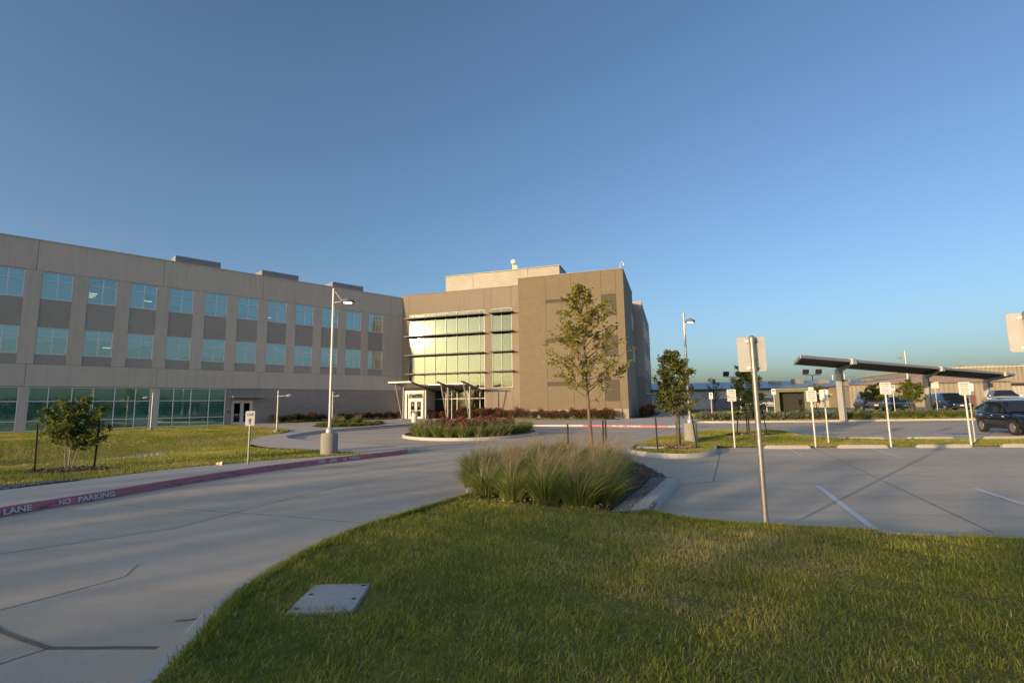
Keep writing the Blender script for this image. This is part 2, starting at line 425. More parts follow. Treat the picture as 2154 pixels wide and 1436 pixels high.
def sheet(name, poly, mat, zf=0.0, step=None, parent=None, kind='structure'):
    """flat or gently graded surface filling a polygon"""
    pts = [Vector(p) for p in poly]; edges = [(i, (i + 1) % len(pts)) for i in range(len(pts))]
    if step:
        arr = np.array(poly); lo, hi = arr.min(0), arr.max(0)
        gx, gy = np.meshgrid(np.arange(lo[0], hi[0], step), np.arange(lo[1], hi[1], step)); gx = gx.ravel(); gy = gy.ravel()
        k = in_poly(gx, gy, poly)
        pts += [Vector((a, b)) for a, b in zip(gx[k], gy[k])]
    v, e, f, *_ = delaunay_2d_cdt(pts, edges, [list(range(len(poly)))], 1, 1e-5)
    xy = np.array([tuple(p) for p in v]); z = zf(xy[:, 0], xy[:, 1]) if callable(zf) else np.full(len(xy), zf)
    me = bpy.data.meshes.new(name); me.from_pydata([(a, b, c) for (a, b), c in zip(xy, z)], [], [tuple(q) for q in f]); me.materials.append(mat)
    me.polygons.foreach_set('use_smooth', [True] * len(me.polygons))
    o = link(bpy.data.objects.new(name, me), parent)
    if o.data.polygons and o.data.polygons[0].normal.z < 0: me.flip_normals()
    if parent is None and kind: o['kind'] = kind
    return o

def smooth_line(pts, n=6, closed=False):
    """Catmull-Rom through points"""
    P = [Vector(p) for p in pts]; out = []; N = len(P)
    rng = range(N if closed else N - 1)
    for i in rng:
        p0 = P[(i - 1) % N] if closed or i > 0 else P[i]; p1 = P[i]; p2 = P[(i + 1) % N]; p3 = P[(i + 2) % N] if closed or i + 2 < N else p2
        for k in range(n):
            t = k / n
            out.append(.5 * ((2 * p1) + (p2 - p0) * t + (2 * p0 - 5 * p1 + 4 * p2 - p3) * t * t + (3 * p1 - p0 - 3 * p2 + p3) * t ** 3))
    if not closed: out.append(P[-1])
    return [(p.x, p.y) for p in out]

def kerb(name, line, mat, side=1, w=.15, h=.15, closed=False, base=-.12, zf=None, parent=None):
    """swept kerb: the line is the foot of its road face; side +1 puts the body on the left of the line"""
    P = [Vector(p) for p in line]; n = len(P); prof = [(0, base), (0, .0), (.025, h - .025), (.05, h), (w, h), (w, base)]
    V = []; F = []; k = len(prof)
    for i, p in enumerate(P):
        a = P[(i - 1) % n] if closed or i else p; b = P[(i + 1) % n] if closed or i < n - 1 else p
        d = (b - a).normalized(); nn = Vector((-d.y, d.x)) * side
        z0 = float(zf(p.x, p.y)) if zf else 0
        V += [(p.x + nn.x * o, p.y + nn.y * o, z + z0) for o, z in prof]
    for i in range(n if closed else n - 1):
        j = (i + 1) % n
        for q in range(k - 1): F.append((i * k + q, i * k + q + 1, j * k + q + 1, j * k + q))
    if not closed: F += [tuple(range(k)), tuple((n - 1) * k + q for q in range(k))[::-1]]
    mb = MB(); mb.add(V, F); o = mb.build(name, mat, parent, True)
    if parent is None: o['kind'] = 'structure'
    return o

def offset_line(line, d):
    P = [Vector(p) for p in line]; out = []
    for i, p in enumerate(P):
        a = P[i - 1] if i else p; b = P[i + 1] if i < len(P) - 1 else p
        t = (b - a).normalized(); out.append((p.x - t.y * d, p.y + t.x * d))
    return out

def text_obj(name, body, size, mat, mtx, parent=None, sx=1.0, bold=.0):
    cu = bpy.data.curves.new(name, 'FONT'); cu.body = body; cu.size = size; cu.align_x = 'CENTER'; cu.align_y = 'CENTER'; cu.offset = bold
    cu.resolution_u = 2
    t = bpy.data.objects.new('tmp_text', cu); COL.objects.link(t); bpy.context.view_layer.update()
    me = bpy.data.meshes.new_from_object(t.evaluated_get(bpy.context.evaluated_depsgraph_get()))
    bpy.data.objects.remove(t); me.name = name
    me.transform(Matrix.Diagonal((sx, 1, 1, 1))); me.transform(mtx)
    me.materials.clear(); me.materials.append(mat)
    return link(bpy.data.objects.new(name, me), parent)

# ================================================================== the ground
def z_lawn(x, y):
    """long lawn on the left: a shallow swale between the walk and the wing"""
    x = np.asarray(x, float); y = np.asarray(y, float)
    ax, ay, bx, by = -30.0, 14.0, -15.5, 27.5
    L2 = (bx - ax) ** 2 + (by - ay) ** 2
    t = ((x - ax) * (bx - ax) + (y - ay) * (by - ay)) / L2
    d = ((x - ax) * -(by - ay) + (y - ay) * (bx - ax)) / math.sqrt(L2)      # + towards the wing
    depth = .85 * (1 - sstep(.62, 1.25, t))
    val = np.where(d > 0, np.exp(-(d / 6.0) ** 2), np.exp(-(d / 5.6) ** 2))
    base = .14 + .10 * sstep(0, 9, d)
    return base - depth * val + .012 * wob(x, y, 1.1, 3)

def z_plaza(x, y):
    x = np.asarray(x, float)
    return .148 + .15 * sstep(30, 56, y) * (1 - sstep(-2, 9, x))

def z_far(x, y):
    return .15 + .42 * sstep(42.5, 48, y) * sstep(16, 26, x) + .0 * np.asarray(x, float)

# open country out to the horizon, sunk under the built site
g = 30; gs = []
xs = np.concatenate([-np.geomspace(4000, 90, 14), np.linspace(-75, 90, 12), np.geomspace(110, 4000, 14)])
ys = np.concatenate([-np.geomspace(4000, 70, 14), np.linspace(-60, 135, 14), np.geomspace(150, 4000, 14)])
X, Y = np.meshgrid(xs, ys)
inside = (X > -72) & (X < 95) & (Y > -58) & (Y < 130)
Z = np.where(inside, -1.3, -.02)
nx, ny = len(xs), len(ys)
V = np.stack([X.ravel(), Y.ravel(), Z.ravel()], 1)
F = [(j * nx + i, j * nx + i + 1, (j + 1) * nx + i + 1, (j + 1) * nx + i) for j in range(ny - 1) for i in range(nx - 1)]
mb = MB(); mb.add(V.tolist(), F); ground = mb.build('ground', M['field']); tag(ground, kind='structure')

# the road edge on the left, round the drop-off loop and along the building
K1 = smooth_line([(-8.9, -30), (-8.9, -6), (-8.9, 4), (-8.86, 7), (-8.74, 8.75), (-8.5, 9.6), (-8.2, 10.6), (-7.75, 12.4), (-6.76, 14.9), (-5.5, 17.0), (-4.5, 18.4), (-4.0, 19.3)], 5)
K2 = smooth_line([(-4.0, 19.3), (-3.85, 19.85), (-4.2, 20.45), (-6.1, 22.0), (-8.36, 23.9), (-10.76, 26.1), (-12.5, 28.2), (-13.5, 30.4), (-13.9, 33), (-13.7, 35.6), (-12.9, 38), (-11.87, 39.9), (-9.5, 44.2), (-7.2, 46.3), (-4, 46.4), (-.8, 43.4), (1.7, 41.6), (5.49, 39.9)], 5)
K3 = smooth_line([(5.49, 39.9), (8.3, 37.9), (11.0, 36.0)], 5)
K4 = smooth_line([(11.0, 36.0), (12.3, 36.3), (13.3, 38.6), (14.6, 42.3), (16.2, 43.3), (19.3, 42.3), (38, 40.2), (60, 37.9), (90, 34.6)], 5)
ROAD_EDGE = K1 + K2[1:] + K3[1:] + K4[1:]
road_poly = ROAD_EDGE + [(90, -56), (-8.9, -56)]
driveway = sheet('driveway', road_poly, M['concrete'], 0.0)
# approach road and turf behind the viewer on the left of the walk
kerb('kerb', [K1[i] for i in range(len(K1))], M['red_kerb'], 1)
K_RED = COL.objects['kerb']; K_RED['label'] = 'red painted fire lane kerb beside the long walk'
kerb('kerb', K2, M['kerb'], 1)
kf = kerb('kerb', K3, M['red_kerb'], 1); kf['label'] = 'short red painted kerb in front of the tan block wing'
kerb('kerb', K4, M['kerb'], 1)

# ------------------------------------------------------------------ walk, plaza, lawn
W1 = smooth_line([(-11.4, -30), (-11.4, 4), (-11.3, 8), (-10.83, 10.8), (-10.2, 12.5), (-9.2, 14.5), (-7.4, 16.35), (-5.3, 17.75)], 5)
W2 = smooth_line([(-5.2, 18.05), (-8.04, 19.98), (-10.5, 21.6), (-12.4, 23.9), (-13.7, 26.5), (-14.6, 28.8), (-15.2, 32), (-15.5, 34.6), (-16.6, 37.4), (-19, 40.4), (-21.7, 43.2), (-25.2, 47.8)], 5)
IX, IY = -14.4, 64.86                                     # inner corner of the building
DX, DY = .7096, .7046
def wing_pt(s, o): return (IX + DX * s + DY * o, IY + DY * s - DX * o)
TX, TY = math.cos(A_FAC), math.sin(A_FAC)
def front_pt(t, o): return (IX + TX * t + TY * o, IY + TY * t - TX * o)
lawn_poly = W1 + W2 + [wing_pt(-19.5, 1.25), wing_pt(-66, 1.25), (-66, -30)]
lawn = sheet('lawn', lawn_poly, M['lawn'], z_lawn, 1.2)
lawn_edge_in = offset_line(K1, .145)
walk_poly = lawn_edge_in + [(K2[1][0] - .145, K2[1][1])] + [(-4.3, 20.2)] + W2[:1] + W1[::-1]
sidewalk = sheet('sidewalk', walk_poly, M['walk'], .146)
loop_in = offset_line(K2, .145)[2:]
far_in = offset_line(K3, .145)[1:] + offset_line(K4[:16], .145)[1:]
plaza_poly = W2 + [wing_pt(-19.5, 1.25), wing_pt(-66, 1.25), wing_pt(-66, -.2), wing_pt(0, -.2), front_pt(17, -.2), front_pt(28.7, 2.7), front_pt(28.7, -10), front_pt(29.7, -14), front_pt(29.7, -36), (31.5, 92), (18.5, 52), (16.2, 43.5)] + far_in[::-1] + loop_in[::-1] + [(-4.3, 20.2)]
plaza = sheet('entrance_plaza', plaza_poly, M['walk'], z_plaza, 2.5)
# land on the far side of the car park
far_poly = [(16.2, 43.45), (19.3, 42.45), (38, 40.35), (60, 38.05), (90, 34.7), (94, 60), (94, 128), (34, 128), (31.5, 92), (18.5, 52)]
bank = sheet('grass_bank', far_poly, M['lawn'], z_far, 2.0)
upper = sheet('upper_car_park', [(29.5, 49.2), (40, 48.4), (90, 44), (92, 62), (60, 66), (31, 60)], M['concrete'], .60)

# joints in the paving: filled saw cuts
def joint(line, w, mat, z=.004):
    mb = MB()
    for a, b in zip(line[:-1], line[1:]):
        d = (Vector(b) - Vector(a)).normalized(); n = Vector((-d.y, d.x)) * w / 2
        mb.add([(a[0] - n.x, a[1] - n.y, z), (b[0] - n.x, b[1] - n.y, z), (b[0] + n.x, b[1] + n.y, z), (a[0] + n.x, a[1] + n.y, z)], [(0, 1, 2, 3)])
    return mb.build('joint', mat, driveway)
def rough_line(pts, amp=.006, step=.25):
    out = []
    for a, b in zip(pts[:-1], pts[1:]):
        L = math.dist(a, b); n = max(1, int(L / step))
        for k in range(n): out.append((a[0] + (b[0] - a[0]) * k / n + random.uniform(-amp, amp), a[1] + (b[1] - a[1]) * k / n + random.uniform(-amp, amp)))
    return out + [pts[-1]]
S1, S2 = M['sealant'], M['sealant_brown']
joint(rough_line([(-6.2, 3.0), (-4.63, 4.73), (-4.16, 5.6), (-4.34, 6.01)], .008), .014, S1)
joint(rough_line([(-5.6, 5.2), (-4.18, 4.3), (-3.51, 3.99), (-2.68, 3.97)], .008), .04, S2)
joint(rough_line([(-3.51, 3.99), (-3.9, 3.35), (-4.6, 2.3)], .006), .012, S1)
joint(rough_line([(-2.86, 4.44), (-2.62, 4.49)], .006), .03, S2)
joint(rough_line([(-8.8, 4.2), (-6.46, 6.53), (-5.1, 7.79), (-4.6, 9.6), (-3.9, 11.6), (-2.6, 14.2), (-.8, 17.4), (1.2, 21)], .01), .015, S1)
joint(rough_line([(-7.36, 9.69), (-3.78, 8.5), (-2.3, 7.9)], .008), .012, S1)
joint(rough_line([(-5.6, 15.6), (-1.2, 12.9)], .008), .012, S1)
joint(rough_line([(12.6, 22.6), (10.36, 16.99), (6.25, 6.8)], .008), .02, S1)
joint(rough_line([(7.2, 17.8), (6.52, 16.2), (4.4, 11.36), (3.56, 10.98)], .006), .022, S1)
joint(rough_line([(4.4, 11.36), (9.2, 10.2), (16, 8.6)], .008), .010, S1)
joint(rough_line([(2.9, 8.6), (9.4, 7.2)], .008), .010, S1)
joint(rough_line([(6.6, 16.1), (12, 14.3), (22, 12.0)], .008), .010, S1)
joint(rough_line([(17.6, 39.4), (13.9, 30.2)], .008), .016, S1)
joint(rough_line([(26.5, 38.6), (17.8, 23.3)], .008), .016, S1)
joint(rough_line([(14.9, 29.2), (30, 25.6), (45, 22)], .008), .016, S1)
joint(rough_line([(4.0, 21.5), (8.5, 30), (11.2, 35.6)], .01), .03, plain('faded_red_line', (.24, .13, .13), .9, var=.3, scale=5))
joint(rough_line([(-7, 24.6), (2.5, 21.2)], .008), .012, S1)
joint(rough_line([(-10.5, 34.5), (-7.2, 33)], .008), .012, S1)

# painted bay lines
def paint_line(a, b, w=.1, mat='white_paint', name='painted_bay_line'):
    d = (Vector(b) - Vector(a)).normalized(); n = Vector((-d.y, d.x)) * w / 2; z = .009
    mb = MB(); mb.add([(a[0] - n.x, a[1] - n.y, z), (b[0] - n.x, b[1] - n.y, z), (b[0] + n.x, b[1] + n.y, z), (a[0] + n.x, a[1] + n.y, z)], [(0, 1, 2, 3)])
    return mb.build(name, M[mat], driveway)
paint_line((6.28, 10.66), (4.8, 6.85), .11)
paint_line((8.97, 10.04), (7.5, 6.3), .11)
paint_line((11.7, 9.4), (10.2, 5.6), .11)
for a, b in (((10.1, 18.6), (9.07, 16.0)), ((12.9, 18.4), (11.66, 15.4)), ((15.4, 18.0), (14.2, 14.9)), ((18.2, 17.6), (17.0, 14.4))): paint_line(a, b, .08)
for a, b in (((14.1, 23.2), (15.6, 27.2)), ((17.0, 22.5), (18.5, 26.6)), ((20, 22), (21.5, 26.1)), ((16.6, 42.2), (15.4, 38.6)), ((22.4, 41.4), (21.0, 37.2)), ((26.0, 41.0), (24.6, 36.8)), ((29.6, 40.6), (28.2, 36.4)), ((33.2, 40.3), (31.8, 36.0))): paint_line(a, b, .1)
def paint_patch(cx, cy, s=1.1, rz=0.0):
    mb = MB(); c, q = math.cos(rz), math.sin(rz)
    def P(x, y): return (cx + (x * c - y * q) * s, cy + (x * q + y * c) * s, .008)
    mb.add([P(-.5, -.5), P(.5, -.5), P(.5, .5), P(-.5, .5)], [(0, 1, 2, 3)])
    o = mb.build('painted_access_square', M['blue_paint'], driveway)
    w = MB()
    def Q(x, y): p = P(x, y); return (p[0], p[1], .012)
    ring = [Q(.02 + .24 * math.cos(a), -.12 + .24 * math.sin(a)) for a in np.linspace(rad(150), rad(380), 12)]
    ring2 = [Q(.02 + .17 * math.cos(a), -.12 + .17 * math.sin(a)) for a in np.linspace(rad(150), rad(380), 12)]
    w.add(ring + ring2, [(i, i + 1, i + 13, i + 12) for i in range(11)])
    w.add([Q(-.08, .32), Q(.02, .34), Q(.05, -.1), Q(-.05, -.1)], [(0, 1, 2, 3)])
    w.add([Q(-.05, -.02), Q(.22, -.02), Q(.34, -.32), Q(.26, -.34), Q(.16, -.1), Q(-.05, -.1)], [(0, 1, 2, 3, 4, 5)])
    w.add([Q(-.05 + .07 * math.cos(a), .42 + .07 * math.sin(a)) for a in np.linspace(0, 2 * math.pi, 9)[:-1]], [tuple(range(8))])
    w.build('access_symbol', M['white_paint'], driveway)
paint_patch(15.9, 26.2, 1.3, rad(-12)); paint_patch(18.7, 38.2, 1.2, rad(-8)); paint_patch(24.2, 37.6, 1.2, rad(-8)); paint_patch(22.3, 25.2, 1.3, rad(-12)); paint_patch(13.6, 39.2 - 2.5, 1.1, rad(-8))

# lettering stencilled on the red kerbs
def kerb_word(body, a, b, h=.098, fl=0.0):
    """a, b: foot of the kerb face at the start and the end of the word, read from the road"""
    d = Vector((b[0] - a[0], b[1] - a[1], 0)); L = d.length; d.normalize(); nrm = Vector((d.y, -d.x, 0))
    up = (Vector((0, 0, .125)) - nrm * .025).normalized(); face = d.cross(up)
    c = Vector(((a[0] + b[0]) / 2, (a[1] + b[1]) / 2, .075)) - nrm * (.014 - .006 - fl)
    mt = Matrix.Translation(c) @ Matrix((d, up, face)).transposed().to_4x4()
    t = text_obj('stencilled_word', body, h * 1.38, M['white_paint'], Matrix.Identity(4), None, 1, .004)
    w = max(v.co.x for v in t.data.vertices) - min(v.co.x for v in t.data.vertices)
    t.data.transform(Matrix.Diagonal((L / w, 1, 1, 1))); t.data.transform(mt)
    return t
def at_len(line, L):
    for a, b in zip(line[:-1], line[1:]):
        q = math.dist(a, b)
        if L <= q: return (a[0] + (b[0] - a[0]) * L / q, a[1] + (b[1] - a[1]) * L / q)
        L -= q
    return line[-1]
def near_len(line, p):
    best = None; acc = 0
    for a, b in zip(line[:-1], line[1:]):
        q = math.dist(a, b); t = max(0, min(1, ((p[0] - a[0]) * (b[0] - a[0]) + (p[1] - a[1]) * (b[1] - a[1])) / q / q))
        c = (a[0] + (b[0] - a[0]) * t, a[1] + (b[1] - a[1]) * t); dd = math.dist(c, p)
        if best is None or dd < best[0]: best = (dd, acc + t * q)
        acc += q
    return best[1]
def kerb_words(line, words, own):
    for body, p, q, h in words:
        a = at_len(line, near_len(line, p)); b = at_len(line, near_len(line, q))
        mid = at_len(line, (near_len(line, p) + near_len(line, q)) / 2); off = math.dist(mid, ((a[0] + b[0]) / 2, (a[1] + b[1]) / 2))
        w = kerb_word(body, a, b, h, off + .004); w.parent = own
kerb_words(K1, [('FIRE', (-8.8, 8.0), (-8.76, 8.4), .1), ('LANE', (-8.72, 8.8), (-8.6, 9.2), .1), ('NO', (-8.47, 9.6), (-8.41, 9.78), .1), ('PARKING', (-8.38, 9.9), (-8.17, 10.55), .1),
                ('FIRE', (-6.1, 16.0), (-5.98, 16.22), .1), ('LANE', (-5.9, 16.35), (-5.76, 16.6), .1), ('NO', (-5.62, 16.82), (-5.54, 16.94), .1), ('PARKING', (-5.48, 17.02), (-5.24, 17.4), .1)], K_RED)
kerb_words(K3, [('FIRE', (7.5, 38.45), (7.8, 38.25), .1), ('LANE', (7.92, 38.17), (8.25, 37.95), .1), ('NO', (8.5, 37.77), (8.66, 37.66), .1), ('PARKING', (8.75, 37.6), (9.35, 37.2), .1)], kf)

# ------------------------------------------------------------------ islands
# near island: lawn the viewer stands on, with the planted bed at its far end
B_LEFT = smooth_line([(-2.2, -30), (-2.2, -4), (-2.25, 1), (-2.4, 3.4), (-2.62, 4.5), (-2.62, 5.5), (-2.45, 6.5), (-2.0, 7.75), (-.95, 9.7)], 5)
B_TIP = smooth_line([(-.95, 9.7), (-1.0, 10.9), (-.98, 12.4), (-.65, 14.5), (.3, 16.7), (1.6, 17.9), (2.8, 17.6), (3.45, 15.6), (3.6, 13.2), (3.52, 10.95)], 5)
B_RIGHT = [(3.52, 10.95), (2.98, 9.8), (2.13, 8.05), (2.0, 7.75)]
B_LOT = smooth_line([(2.0, 7.75), (2.4, 7.2), (3.18, 6.8), (4.2, 6.47), (5.9, 6.1), (14, 4.3), (30, .8), (60, -6)], 4)
kerb('kerb', B_LEFT, M['kerb'], -1, .24, .13)
kerb('kerb', B_TIP, M['kerb'], -1, .16, .14)
kerb('kerb', B_RIGHT, M['kerb'], -1, .26, .15)
kerb('kerb', B_LOT, M['kerb'], -1, .15, .10)
def z_near(x, y):
    x = np.asarray(x, float); y = np.asarray(y, float)
    z = .125 + .018 * wob(x, y, 1.4, 1) + .03 * sstep(9, 4, y); k = 1 - sstep(.45, .95, np.hypot(x + 1.57, y - 4.5))
    return z * (1 - k) + .138 * k
bed_front = [(-.8, 9.55), (-.55, 8.95), (.3, 8.35), (1.41, 7.78), (1.95, 7.55)]
near_lawn_poly = offset_line(B_LEFT, -.2) + bed_front + offset_line(B_LOT, -.1)[2:] + [(60, -30)]
near_lawn = sheet('near_lawn', near_lawn_poly, M['lawn'], z_near, .45)
bed_poly = bed_front[::-1] + offset_line(B_TIP, -.14)[1:] + [(3.2, 10.6)]
sheet('planting_bed', bed_poly, M['mulch'], lambda x, y: .11 + .02 * wob(x, y, 2, 5))
grav_poly = [(1.47, 7.84), (2.4, 9.8), (2.93, 11.1), (3.2, 11.2), (3.28, 10.95), (2.73, 9.75), (1.93, 8.0), (1.9, 7.72)]
sheet('gravel_strip', grav_poly, M['gravel'], .137)
# island with two trees and the strip between the rows of bays
C_EDGE = smooth_line([(14.0, 22.9), (13.75, 24.2), (14.4, 26.4), (14.75, 28), (14.0, 29.4), (12.4, 29.8), (10.4, 28.4), (7.51, 25.1), (5.6, 22), (4.5, 19.6), (4.05, 17.9), (4.4, 16.7), (5.1, 16.1), (5.9, 16.2), (6.7, 16.95), (7.3, 18.2), (7.7, 19.3)], 4)
C_poly = offset_line(C_EDGE, .14) + [(8.4, 19.6), (11.74, 19.15), (17.65, 18.3), (30, 16.4), (60, 12), (60, 15), (30, 19.7), (22, 21.15), (16, 21.95)]
kerb('kerb', C_EDGE, M['kerb'], 1, .15, .15)
def z_isl(x, y): return .022 + .115 * (1 - sstep(7.0, 8.1, x) * sstep(23.2, 21.8, y)) + .015 * wob(x, y, 1.2, 2)
c_lawn = sheet('island_lawn', C_poly, M['lawn'], z_isl, .8)
# round planted island in the drop-off loop
D_EDGE = [(-2.6 + 4.15 * math.cos(a), 31.6 + 5.9 * math.sin(a)) for a in np.linspace(0, 2 * math.pi, 49)[:-1]]
kerb('kerb', D_EDGE, M['kerb'], 1, .16, .15, True)
sheet('round_island_bed', [(-2.6 + 4.0 * math.cos(a), 31.6 + 5.75 * math.sin(a)) for a in np.linspace(0, 2 * math.pi, 40)[:-1]], M['mulch'], .12)
# planting beds by the building
def strip_bed(fr, pts):
    sheet('planting_bed', [fr(*p) for p in pts], M['mulch'], lambda x, y: z_plaza(x, y) + .03)
strip_bed(wing_pt, [(-16.6, .05), (-1.5, .05), (-2.5, 2.6), (-10, 2.3), (-16.6, 1.6)])
strip_bed(front_pt, [(4.9, .05), (16.6, .05), (16.6, 3.05), (28, 3.05), (28, 5.2), (16, 5.2), (11.8, 2.6), (4.9, 2.4)])
sheet('grass_verge', [front_pt(*p) for p in [(13.2, 3.4), (16, 5.3), (26.8, 5.3), (26.4, 6.5), (16, 7.2), (13, 5.4)]], M['lawn'], lambda x, y: z_plaza(x, y) + .02)
side_bed = [front_pt(28.85, .5), front_pt(30.6, .5), front_pt(31.4, -13), front_pt(31.4, -33), front_pt(29.9, -33), front_pt(29.9, -13.2), front_pt(28.9, -10)]
sheet('planting_bed', side_bed, M['mulch'], lambda x, y: z_plaza(x, y) + .03)
lir_poly = [(-14.6 + 2.9 * math.cos(a) - .9 * math.sin(a), 45.4 + 4.6 * math.sin(a) + 1.0 * math.cos(a)) for a in np.linspace(0, 2 * math.pi, 25)[:-1]]
sheet('planting_bed', lir_poly, M['mulch'], lambda x, y: z_plaza(x, y) + .03)
hedge_bed = [(16.6, 43.7), (19.3, 42.8), (38, 40.7), (58, 38.5), (58, 42.5), (38, 44.2), (20, 45.2), (17, 45.4)]
sheet('planting_bed', hedge_bed, M['mulch'], lambda x, y: z_far(x, y) + .03, 1.5)
for nm, c, r, zf in (('mulch_ring', (-12.34, 14.15), (1.15, .5), z_lawn), ('mulch_ring', (5.96, 18.46), (.75, .95), z_isl), ('mulch_ring', (11.49, 24.9), (1.15, .9), z_isl)):
    poly = [(c[0] + r[0] * math.cos(a) * random.uniform(.85, 1.1), c[1] + r[1] * math.sin(a) * random.uniform(.85, 1.1)) for a in np.linspace(0, 2 * math.pi, 19)[:-1]]
    sheet(nm, poly, M['mulch'], lambda x, y, zf=zf, c=c, r=r: zf(x, y) + .02 + .07 * np.clip(1 - ((x - c[0]) / r[0]) ** 2 - ((y - c[1]) / r[1]) ** 2, 0, 1), .25)
sheet('gravel_strip', [(-11.25, 7), (-10.95, 10.55), (-10.25, 12.2), (-10.6, 12.15), (-11.55, 11.5), (-12.4, 10.9), (-12.6, 7)], M['gravel'], lambda x, y: z_lawn(x, y) + .02, .4)

# ================================================================== the office building
def LW(s, o, z): return Vector((DX * s + DY * o, DY * s - DX * o, z))
def FC(t, o, z): return Vector((TX * t + TY * o, TY * t - TX * o, z))
BLD = thing('office_building', 'three storey tan and grey office building with glazed entrance front', 'building', (IX, IY, 0))
def bpart(name, mat, fr, boxes, parent=None, bevel=0):
    mb = MB()
    for b in boxes: mb.fbox(fr, *b)
    return mb.build(name, mat, parent or BLD, bevel=bevel)
J = .012                                                     # half width of a panel joint
WING_END = -63.0
wing_wall = bpart('wing_wall', M['interior'], LW, [(WING_END + .3, -.2, -5.6, -5.4, .2, 15.2)])
roofm = bpart('roof', M['roof'], LW, [(WING_END, 8, -18, -.32, 15.3, 15.5)])
bpart('rear_wall', M['precast'], LW, [(WING_END, 6, -18.3, -18, 0, 16), (WING_END - .3, WING_END, -18.3, -.02, 0, 16)])
for zf in (.18, 4.6, 9.9, 14.4): bpart('floor_slab', M['int_floor'], LW, [(WING_END + .3, -.3, -5.4, -.34, zf - .25, zf)])
# top and middle bands of precast panels
pj = [0.0, -8.36, -17.36, -26.3, -35.05, -44.0, -53.0, WING_END]
for a, b in zip(pj[1:], pj[:-1]):
    bpart('precast_panel', M['precast'], LW, [(a + J, b - J, -.3, 0, 13.46, 16.0)], wing_wall)
    bpart('precast_panel', M['precast'], LW, [(a + J, b - J, -.3, .02, 3.88, 5.66)], wing_wall)
bpart('parapet_cap', M['precast'], LW, [(WING_END - .1, .2, -.36, .05, 16.0, 16.07)], wing_wall)
bpart('parapet_backing', M['roof'], LW, [(WING_END + .2, -.2, -.46, -.315, 15.52, 15.97)], wing_wall)
# upper windows: 2 m wide on a 2.98 m module
def win_edges(i): r = -2.87 - 2.98 * i; return r - 1.98, r
NW = 19
prev = 0.0
for i in range(NW + 1):
    l, r = win_edges(i)
    a = max(r, WING_END); 
    bpart('precast_pier', M['precast'], LW, [(a + .0, prev - (0 if i == 0 else 0), -.3, 0.0, 5.68, 13.44)], wing_wall)
    if i == NW: break
    bpart('spandrel_panel', M['aggregate'], LW, [(l + .006, r - .006, -.3, -.035, 8.76, 11.08)], wing_wall)
    bpart('spandrel_panel', M['aggregate'], LW, [(l + .006, r - .006, -.3, -.035, 5.68, 6.48)], wing_wall)
    prev = l
def pane(fr, a0, a1, z0, z1, mat, parent, o=-.12):
    mb = MB(); mb.fbox(fr, a0, a1, o - .012, o, z0, z1); return mb.build('pane', mat, parent)
def window(fr, l, r, z0, z1, vs, hs, mat, o=-.12, w=.055, dep=.11, name='window', fmat=None):
    """frame with mullions at vs and transoms at hs, one pane in each cell"""
    mb = MB(); f0, f1 = o - dep * .5, o + dep * .5
    for z in (z0 + w / 2, z1 - w / 2): mb.fbox(fr, l, r, f0, f1, z - w / 2, z + w / 2)
    for a in (l + w / 2, r - w / 2): mb.fbox(fr, a - w / 2, a + w / 2, f0, f1, z0 + w, z1 - w)
    for a in vs: mb.fbox(fr, a - w / 2, a + w / 2, f0 + .003, f1 - .003, z0 + w, z1 - w)
    for z in hs: mb.fbox(fr, l + w, r - w, f0 + .006, f1 - .006, z - w / 2, z + w / 2)
    win = mb.build(name, fmat or M['alu'], BLD)
    ea = [l] + list(vs) + [r]; ez = [z0] + sorted(hs) + [z1]
    for i in range(len(ea) - 1):
        for j in range(len(ez) - 1):
            pane(fr, ea[i] + .02, ea[i + 1] - .02, ez[j] + .02, ez[j + 1] - .02, mat, win, o)
    return win
# blinds drawn by how much of each half window they cover (left half, right half), from the inner corner outwards
UP = [(.45, .55), (.98, .98), (.72, .72), (.82, .86), (.75, .98), (.75, .82), (.85, .85), (.7, .98), (.98, .4), (.0, .0), (.98, .98), (.98, .98), (.98, .98), (.6, .9), (.98, .7), (.98, .98), (.5, .98), (.98, .98), (.98, .98)]
LO = [(.95, .5), (.98, .98), (.78, .82), (.98, .86), (.98, .98), (.98, .98), (.80, .80), (.98, .82), (.55, .45), (.4, .4), (.52, .38), (.98, .5), (.4, .98), (.98, .98), (.9, .9), (.98, .5), (.98, .98), (.7, .98), (.98, .98)]
for i in range(NW):
    l, r = win_edges(i); m = (l + r) / 2
    for row, (z0, z1) in enumerate(((11.1, 13.43), (6.5, 8.75))):
        w = window(LW, l + .01, r - .01, z0, z1, [m], [z1 - .78], M['glass'], w=.075, fmat=M['alu_wing'])
        for (a, b), c in zip(((l, m), (m, r)), (UP, LO)[row][i]):
            if c > .02:
                mb = MB(); zz = z1 - (z1 - z0) * c; mb.fbox(LW, a + .04, b - .04, -.235, -.23, zz, z1 - .04); mb.fbox(LW, a + .04, b - .04, -.245, -.22, zz - .03, zz); mb.build('blind', M['blind'], w)
    if i % 3 == 0: bpart('partition', M['interior'], LW, [(r + .45, r + .55, -5.4, -.36, .2, 14.3)])
# ceiling tubes seen through the clear windows
for (s, o, z) in ((-31.2, -2.0, 12.35), (-31.25, -3.0, 12.35), (-31.3, -4.0, 12.35), (-26.9, -3.4, 12.45), (-17.0 + .7, -1.4, 11.75), (-29.8, -2.6, 7.55)):
    bpart('ceiling_tube', M['ceiling_light'], LW, [(s - .33, s + .33, o - .06, o + .06, z, z + .04)])
